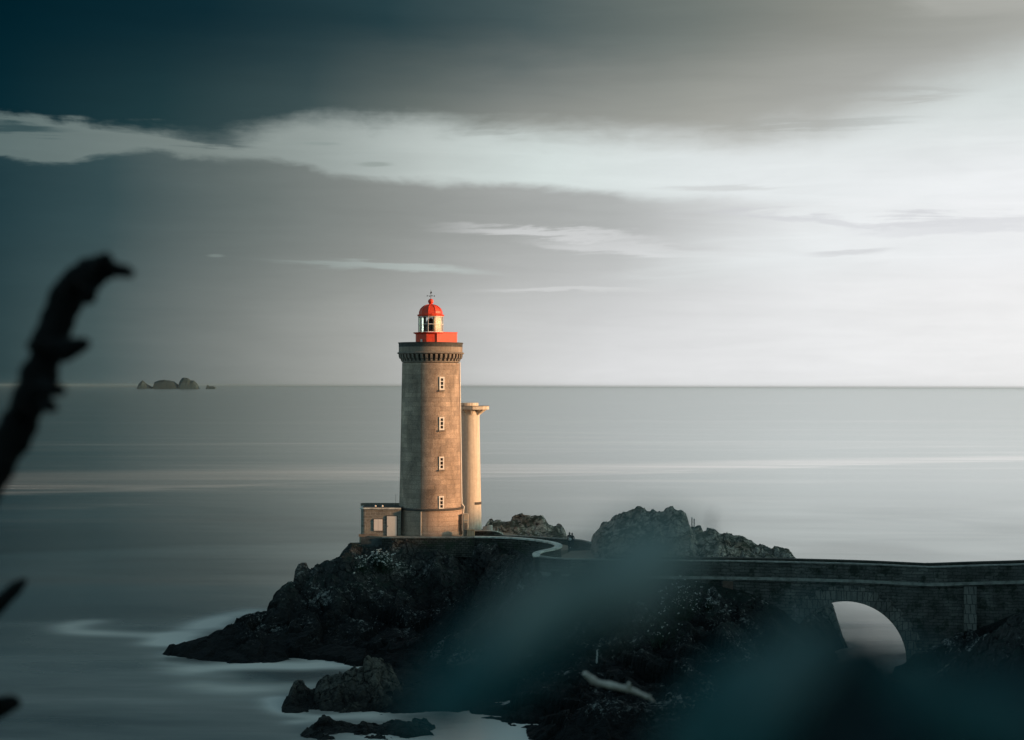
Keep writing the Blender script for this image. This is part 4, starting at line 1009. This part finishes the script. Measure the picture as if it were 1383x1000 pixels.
# ------------------------------------------------------------------ the two walkers
def person(label, loc, rz, bag=False, lean=0.0, h=1.66, arm=0.2, jacket=M_cloth):
    r = thing('person', label, 'person', loc, 'two walkers on the path'); r.rotation_euler.z = rz; k = h / 1.75
    def skin_obj(name, verts, edges, rad, m_, root=0, parent=r):
        me = bpy.data.meshes.new(name); me.from_pydata([Vector(v) * k for v in verts], edges, []); me.materials.append(m_)
        o = bpy.data.objects.new(name, me); C.objects.link(o); o.parent = parent
        sm = o.modifiers.new('skin', 'SKIN'); sm.use_smooth_shade = True
        for i, q in enumerate(rad):
            q = q if isinstance(q, tuple) else (q, q); me.skin_vertices[0].data[i].radius = (q[0] * k, q[1] * k)
            me.skin_vertices[0].data[i].use_root = i == root
        o.modifiers.new('sub', 'SUBSURF').levels = 1; o.modifiers['sub'].render_levels = 2; return o
    V3 = [(0, 0, .95), (0, -.01, 1.12), (0, -lean * .3, 1.30), (0, -lean * .5, 1.44), (0, -lean * .6, 1.52), (0, -lean * .7, 1.60), (0, -lean * .75, 1.70)]
    E = [(0, 1), (1, 2), (2, 3), (3, 4), (4, 5), (5, 6)]; rad = [(.15, .11), (.14, .10), (.17, .11), (.14, .09), (.055, .055), (.085, .10), (.07, .085)]
    for s in (-1, 1):
        b0 = len(V3); V3 += [(s * .19, -lean * .45, 1.42), (s * .26, .02, 1.16), (s * .22, -.14 - arm * .3, .98), (s * .20, -.19 - arm * .4, .92)]
        E += [(3, b0), (b0, b0 + 1), (b0 + 1, b0 + 2), (b0 + 2, b0 + 3)]; rad += [.065, .05, .04, .035]
        b1 = len(V3); V3 += [(s * .09, 0, .88), (s * .10, -.03 * s, .50), (s * .10, .05 * s, .09), (s * .10, -.10 + .05 * s, .04)]
        E += [(0, b1), (b1, b1 + 1), (b1 + 1, b1 + 2), (b1 + 2, b1 + 3)]; rad += [.10, .07, .05, (.045, .04)]
    skin_obj('body', V3, E, rad, jacket)
    # trousers
    V4 = [(0, 0, .96)]; E4 = []; r4 = [(.155, .12)]
    for s in (-1, 1):
        b1 = len(V4); V4 += [(s * .09, 0, .86), (s * .10, -.03 * s, .50), (s * .10, .05 * s, .12)]; E4 += [(0, b1), (b1, b1 + 1), (b1 + 1, b1 + 2)]; r4 += [.115, .085, .07]
    skin_obj('trousers', V4, E4, r4, M_jean)
    for s in (-1, 1):
        q = MB(); q.lathe([(.045, 0), (.055, .02), (.05, .07), (.03, .1)], (s * .10 * k, (.05 * s - .05) * k, 0), 12); o = q.build('shoe', M_bag if s > 0 and bag else M_cloth, r, True); o.scale = (1, 1.8, 1)
        o.location.y = -0.05
    # head with face
    hd_ = MB(); hc = Vector((0, (-lean * .75) * k, 1.655 * k))
    hd_.lathe([(.002, -.115), (.045, -.105), (.07, -.06), (.078, 0), (.075, .05), (.055, .095), (.01, .115)], hc, 20); hd_.box(hc + Vector((0, -.085, -.015)), (.02, .03, .04))
    for s in (-1, 1): hd_.box(hc + Vector((s * .08, 0, -.01)), (.02, .04, .06))
    ho = hd_.build('head', M_skin, r, True)
    for s in (-1, 1): MB().box(hc + Vector((s * .03, -.074, .012)), (.02, .012, .012)).build('eye', M_hair, ho)
    MB().box(hc + Vector((0, -.074, -.06)), (.045, .012, .01)).build('mouth', M_hair, ho)
    hr = MB(); hr.lathe([(.088, -.07), (.095, 0), (.09, .06), (.065, .115), (.01, .14)], hc + Vector((0, .02, 0)), 18); hr.build('hair', M_hair, ho, True)
    if bag:
        pass
    return r
zp = P(769, 740.5, 174.6)
person('person in a black coat standing on the path, holding the white bag', zp, R(15), True, 0.05)
person('person in black leaning close beside the one with the white bag', P(773.3, 740.3, 175.0), R(-30), False, 0.18, 1.58)
bgp = P(769.8, 728.3, 174.25)
bagt = thing('shoulder_bag', 'small white bag held at the waist of the person in black', 'bag', bgp)
MB().lathe([(.10, -.17), (.155, -.13), (.165, 0), (.12, .09), (.06, .12)], (0, 0, 0), 16).build('pouch', M_bag, bagt, True).scale = (1, .55, 1)
MB().tube([(-.1, 0, .08), (-.08, -.02, .2), (0, -.03, .27), (.08, -.02, .2), (.1, 0, .08)], .012, 6).build('strap', M_bag, bagt, True)

# poles on the outcrop
for px, lab, py0, m_ in ((934.5, 'thin dark pole with a white tip on the rock hill, left one of a pair', 700.5, M_metal), (937.5, 'thin grey pole on the rock hill, right one of a pair', 702.5, mat('grey_pole', (.25, .26, .25), .7))):
    r = thing('pole', lab, 'pole', P(px, 713.5, 175.4), 'poles on the rock hill')
    h_ = P(px, py0, 175.4).z - r.location.z
    MB().tube([(0, 0, -.6), (0, 0, h_)], .055, 8).build('shaft', m_, r, True)
    MB().lathe([(.05, 0), (.07, .03), (.07, .1), (.03, .14)], (0, 0, h_), 10).build('tip', M_white if px < 936 else m_, r, True)

# ------------------------------------------------------------------ plants on the slope
def zterr(x, y): return float(hterr(np.array([[x]]), np.array([[y]]))[0, 0])
def hit(px, py, Y0=118.0, Y1=176.0):
    Ys = np.arange(Y0, Y1, 0.25); Q = np.array([tuple(P(px, py, y_)) for y_ in Ys]); h = hterr(Q[:, 0][None], Q[:, 1][None])[0]
    k = np.argmax(h > Q[:, 2]); return Vector(Q[k]) if (h > Q[:, 2]).any() else Vector(Q[-1])
def shrub(label, px, py, n, spread, rise, seed, blossoms, size=(.03, .09)):
    rnd = random.Random(seed); c = hit(px, py); s = c.y / F
    r = thing('flowering_shrub', label, 'shrub', c, 'pale flowered shrubs on the slope')
    st, le, bl = MB(), MB(), MB()
    for k in range(n):
        a = rnd.uniform(0, 2 * math.pi); d = abs(rnd.gauss(0, .36)); tip = Vector((math.cos(a) * d * spread * s, math.sin(a) * d * spread * s * .5 - .2, rise * s * rnd.uniform(.2, 1) * max(.2, 1 - d * .5)))
        b0 = Vector((tip.x * .4, tip.y * .4, -.4)); st.tube([b0, b0.lerp(tip, .5) + Vector((rnd.uniform(-.1, .1), 0, .1)), tip], [.03, .02, .01], 5)
        for j in range(5):
            q = b0.lerp(tip, rnd.uniform(.3, 1)) + Vector([rnd.uniform(-.18, .18) for _ in range(3)]); u = Vector([rnd.uniform(-1, 1) for _ in range(3)]).normalized(); w = u.cross(Vector((.3, .2, 1))).normalized(); l_ = rnd.uniform(.1, .2)
            le.add([q - u * l_, q + w * l_ * .4, q + u * l_, q - w * l_ * .4], [(0, 1, 2, 3)])
        if rnd.random() < blossoms:
            for j in range(rnd.randint(1, 3)):
                q = tip + Vector([rnd.uniform(-.14, .14) for _ in range(3)]); z_ = rnd.uniform(*size); bl.lathe([(z_ * .3, -z_ * .6), (z_, 0), (z_ * .4, z_ * .6)], q, 6)
    st.build('stems', M_green, r); le.build('leaves', M_green, r); bl.build('blossoms', M_flower, r)
    return r
shrub('bushy shrub full of pale blossom on the slope below the bridge', 918, 832, 90, 70, 55, 1, .75)
shrub('sparse pale flowered shrub lower down the slope left of the full one', 893, 868, 40, 80, 50, 2, .5)
shrub('little pale tuft at the foot of the rusty bridge buttress', 957, 826, 18, 26, 22, 3, .7)
shrub('pale blossoming clump on the rock just under the annex', 514, 770, 80, 44, 30, 5, .8, (.05, .14))
shrub('straggly pale clump on the rock left of the one under the annex', 488, 772, 24, 40, 24, 6, .5, (.04, .1))
shrub('low scattered pale flowers on the bank by the right buttress of the bridge', 1345, 820, 34, 120, 30, 7, .5, (.04, .08))
c = hit(806, 897); s = c.y / F
sp = thing('flower_spike', 'single upright pale flower spike on the dark slope above the dead twig', 'plant', c)
MB().tube([(0, 0, -.3), (0, 0, .3), (.03, 0, 19 * s)], [.03, .03, .01], 6).build('stem', M_green, sp)
q = MB(); rnd = random.Random(9)
for k in range(34):
    t_ = k / 33; q.lathe([(.01, -.05), (.055, 0), (.01, .06)], (rnd.uniform(-.07, .07) + .04 * t_, -.05, (1 + 18 * t_) * s), 6)
q.build('florets', M_flower, sp)
a, b_ = hit(478, 776), hit(503, 751)
o = MB().tube([a + Vector((0, -.25, .1)), a.lerp(b_, .5) + Vector((0, -.6, .25)), b_ + Vector((0, -.3, .2))], [.09, .07, .05], 7).build('fallen_pole', M_concw); tag(o, 'pale pole lying slanted across the rock below the annex', 'pole')

# ------------------------------------------------------------------ out-of-focus twigs and leaves close to the camera
def branch(name, label, cat, pts, wid, Y, m_, nubs=(), seed=0, group=None, wob=.06):
    rnd = random.Random(seed); r = thing(name, label, cat, P(pts[0][0], pts[0][1], Y), group)
    o3 = r.location.copy(); P3 = spline([P(x, y, Y + (i * .01)) - o3 for i, (x, y) in enumerate(pts)], 5)
    rr = np.interp(np.linspace(0, len(wid) - 1, len(P3)), range(len(wid)), wid) * Y / F / 2
    rr = [max(1e-4, v * (1 + rnd.uniform(-wob, wob))) for v in rr]
    MB().tube(P3, rr, 12).build('stem', m_, r, True)
    for (x0, y0, x1, y1, w) in nubs:
        MB().tube([P(x0, y0, Y) - o3, P((x0 + x1) / 2, (y0 + y1) / 2, Y - .01) - o3, P(x1, y1, Y - .02) - o3], [w * Y / F / 2 * 1.3, w * Y / F / 2, w * Y / F / 2 * .6], 8).build('spur', m_, r, True)
    return r
branch('bare_branch', 'thick dark bent branch out of focus, the tall one on the left', 'branch', [(-60, 740), (-20, 650), (15, 595), (42, 535), (62, 482), (78, 432), (94, 396), (116, 374), (142, 360)],
       [62, 56, 52, 50, 50, 52, 52, 50, 38], 1.6, M_bark, ((138, 360, 178, 370, 20), (72, 474, 40, 466, 26), (85, 474, 116, 464, 27), (52, 522, 84, 528, 24), (135, 362, 144, 348, 28), (100, 392, 94, 378, 22), (118, 400, 126, 392, 20), (30, 560, 20, 548, 20), (60, 545, 74, 552, 18), (160, 366, 172, 362, 14)), 1, 'dark twigs at the left edge', wob=.12)
branch('bare_branch', 'dark twig tip out of focus poking in below the tall bent branch', 'branch', [(-60, 870), (-25, 838), (5, 810), (22, 794), (34, 784)], [30, 26, 22, 19, 9], 1.9, M_bark, (), 2, 'dark twigs at the left edge')
branch('bare_branch', 'short dark twig stub out of focus, lowest at the left edge', 'branch', [(-60, 985), (-25, 968), (0, 956), (15, 950), (24, 951)], [34, 32, 28, 24, 12], 1.9, M_bark, ((-5, 950, 8, 944, 14),), 3, 'dark twigs at the left edge')
branch('dead_twig', 'pale dead twig lying crooked in soft focus at the bottom of the photo', 'twig', [(789, 909), (799, 917), (806, 922), (822, 925), (838, 929), (852, 932), (866, 938), (877, 943), (884, 948)], [7, 10, 9, 9.5, 9, 8.5, 6.5, 5.5, 1.5], 4.6, M_dry,
       ((850, 931, 849, 923, 7), (876, 943, 878, 939, 4)), 4, wob=.1)
branch('thin_twig', 'faint out of focus twig tip standing above the rock hill', 'twig', [(972, 760), (968, 735), (963, 715), (961, 700), (965, 691)], [3, 3, 3, 3.2, 3], 1.1, mat('grey_twig', (.10, .11, .10), .9), (), 5)
def blade(name, label, pts, wid, Y, m_, group, Y2=None):
    """a leaf blade: tapering cupped strip with thickness"""
    Y2 = Y2 or Y; r = thing(name, label, 'leaf', P(pts[0][0], pts[0][1], Y), group); o3 = r.location.copy()
    n = len(pts); P3 = spline([P(x, y, Y + (Y2 - Y) * i / (n - 1)) - o3 for i, (x, y) in enumerate(pts)], 8)
    ww = np.interp(np.linspace(0, len(wid) - 1, len(P3)), range(len(wid)), wid)
    vs, fs = [], []
    for k, p in enumerate(P3):
        d = (P3[min(k + 1, len(P3) - 1)] - P3[max(k - 1, 0)]).normalized(); nn = d.cross(Vector((0, 1, 0))).normalized(); nn = (nn * (1 if nn.z > 0 else -1) + Vector((0, .8, 0))); yy = Y + (Y2 - Y) * k / (len(P3) - 1)
        w = ww[k] * yy / F / 2
        for t_ in (-1, -.5, 0, .5, 1): vs.append(p + nn * (w * t_) + Vector((0, -.25 * w * (1 - t_ * t_), 0)))
    for k in range(len(P3) - 1):
        for j in range(4): fs.append((5 * k + j, 5 * k + j + 1, 5 * k + j + 6, 5 * k + j + 5))
    o = MB().add(vs, fs).build('blade', m_, r, True); s_ = o.modifiers.new('s', 'SOLIDIFY'); s_.thickness = .0006
    rib = MB().tube([p + Vector((0, -.0022, 0)) for p in P3], [max(.0002, w_ * Y / F * .02) for w_ in ww], 6).build('midrib', m_, r, True)
    return r
G = 'blurred leaves close to the camera'
M_leaf4 = leaf_mat('grey_teal_leaf', (0.16, 0.27, 0.27), (0.3, 0.42, 0.42))
M_leaf3 = leaf_mat('teal_leaf', (0.035, 0.145, 0.155), (0.06, 0.24, 0.25))
def B(label, pts, wid, Y, m_, Y2=None): return blade('leaf_blade', label, pts, wid, Y, m_, G, Y2)
B('lightest grey green blurred leaf, its tip over the rock hill', [(760, 860), (810, 808), (860, 768), (905, 742), (950, 726)], [30, 80, 110, 80, 6], .27, M_leaf, .30)
B('dim teal blurred leaf running down left from the lightest one', [(560, 990), (630, 925), (700, 868), (770, 822), (830, 790)], [50, 90, 104, 80, 10], .27, M_leaf3)
B('thin blurred grey green leaf beside the lightest one, over the bend of the wall', [(650, 885), (715, 830), (780, 785), (840, 752)], [10, 60, 64, 6], .27, M_leaf)
B('grey green blurred leaf across the left foot of the arch', [(1010, 960), (1050, 915), (1085, 880), (1110, 850), (1128, 828)], [30, 60, 64, 46, 5], .24, M_leaf4)
B('dark teal blurred leaf left of the arch, over the flowering slope', [(940, 1060), (985, 985), (1030, 930), (1075, 890)], [120, 130, 110, 20], .30, M_leaf3)
B('broad dark blurred leaf whose top covers the bottom of the arch opening', [(1120, 1120), (1135, 1030), (1155, 960), (1170, 900), (1180, 858)], [200, 200, 180, 130, 10], .38, M_leaf2)
B('teal blurred leaf lying over the right foot of the arch', [(1340, 1020), (1295, 975), (1250, 935), (1215, 905), (1190, 885)], [60, 80, 84, 60, 8], .26, M_leaf3)
B('narrow grey green blurred leaf along the right side of the arch', [(1290, 960), (1262, 925), (1240, 895), (1228, 868)], [6, 40, 40, 6], .30, M_leaf4)
B('very dark blurred leaf filling the bottom right corner', [(1180, 1120), (1260, 1050), (1350, 1010), (1450, 980)], [140, 190, 200, 160], .34, M_leaf2)
B('dark blurred leaf at the bottom edge right of the dead twig', [(880, 1090), (940, 1040), (1010, 1010), (1090, 990)], [90, 120, 100, 10], .34, M_leaf2)
B('dim teal blurred leaf above the bottom right corner', [(1420, 1010), (1370, 970), (1320, 940), (1280, 930)], [80, 80, 60, 6], .24, M_leaf3)

# ------------------------------------------------------------------ sea air
hz = MB().box((0, 19000, 18), (60000, 44000, 42)).build('haze', None); tag(hz, kind='stuff')
hm = bpy.data.materials.new('sea_air'); hm.use_nodes = True; hn = hm.node_tree; hn.nodes.remove(hn.nodes['Principled BSDF'])
pv = hn.nodes.new('ShaderNodeVolumePrincipled'); pv.inputs['Density'].default_value = 1.5e-5; pv.inputs['Color'].default_value = (0.28, 0.40, 0.44, 1)
hn.links.new(pv.outputs[0], hn.nodes['Material Output'].inputs['Volume']); hz.data.materials.append(hm)
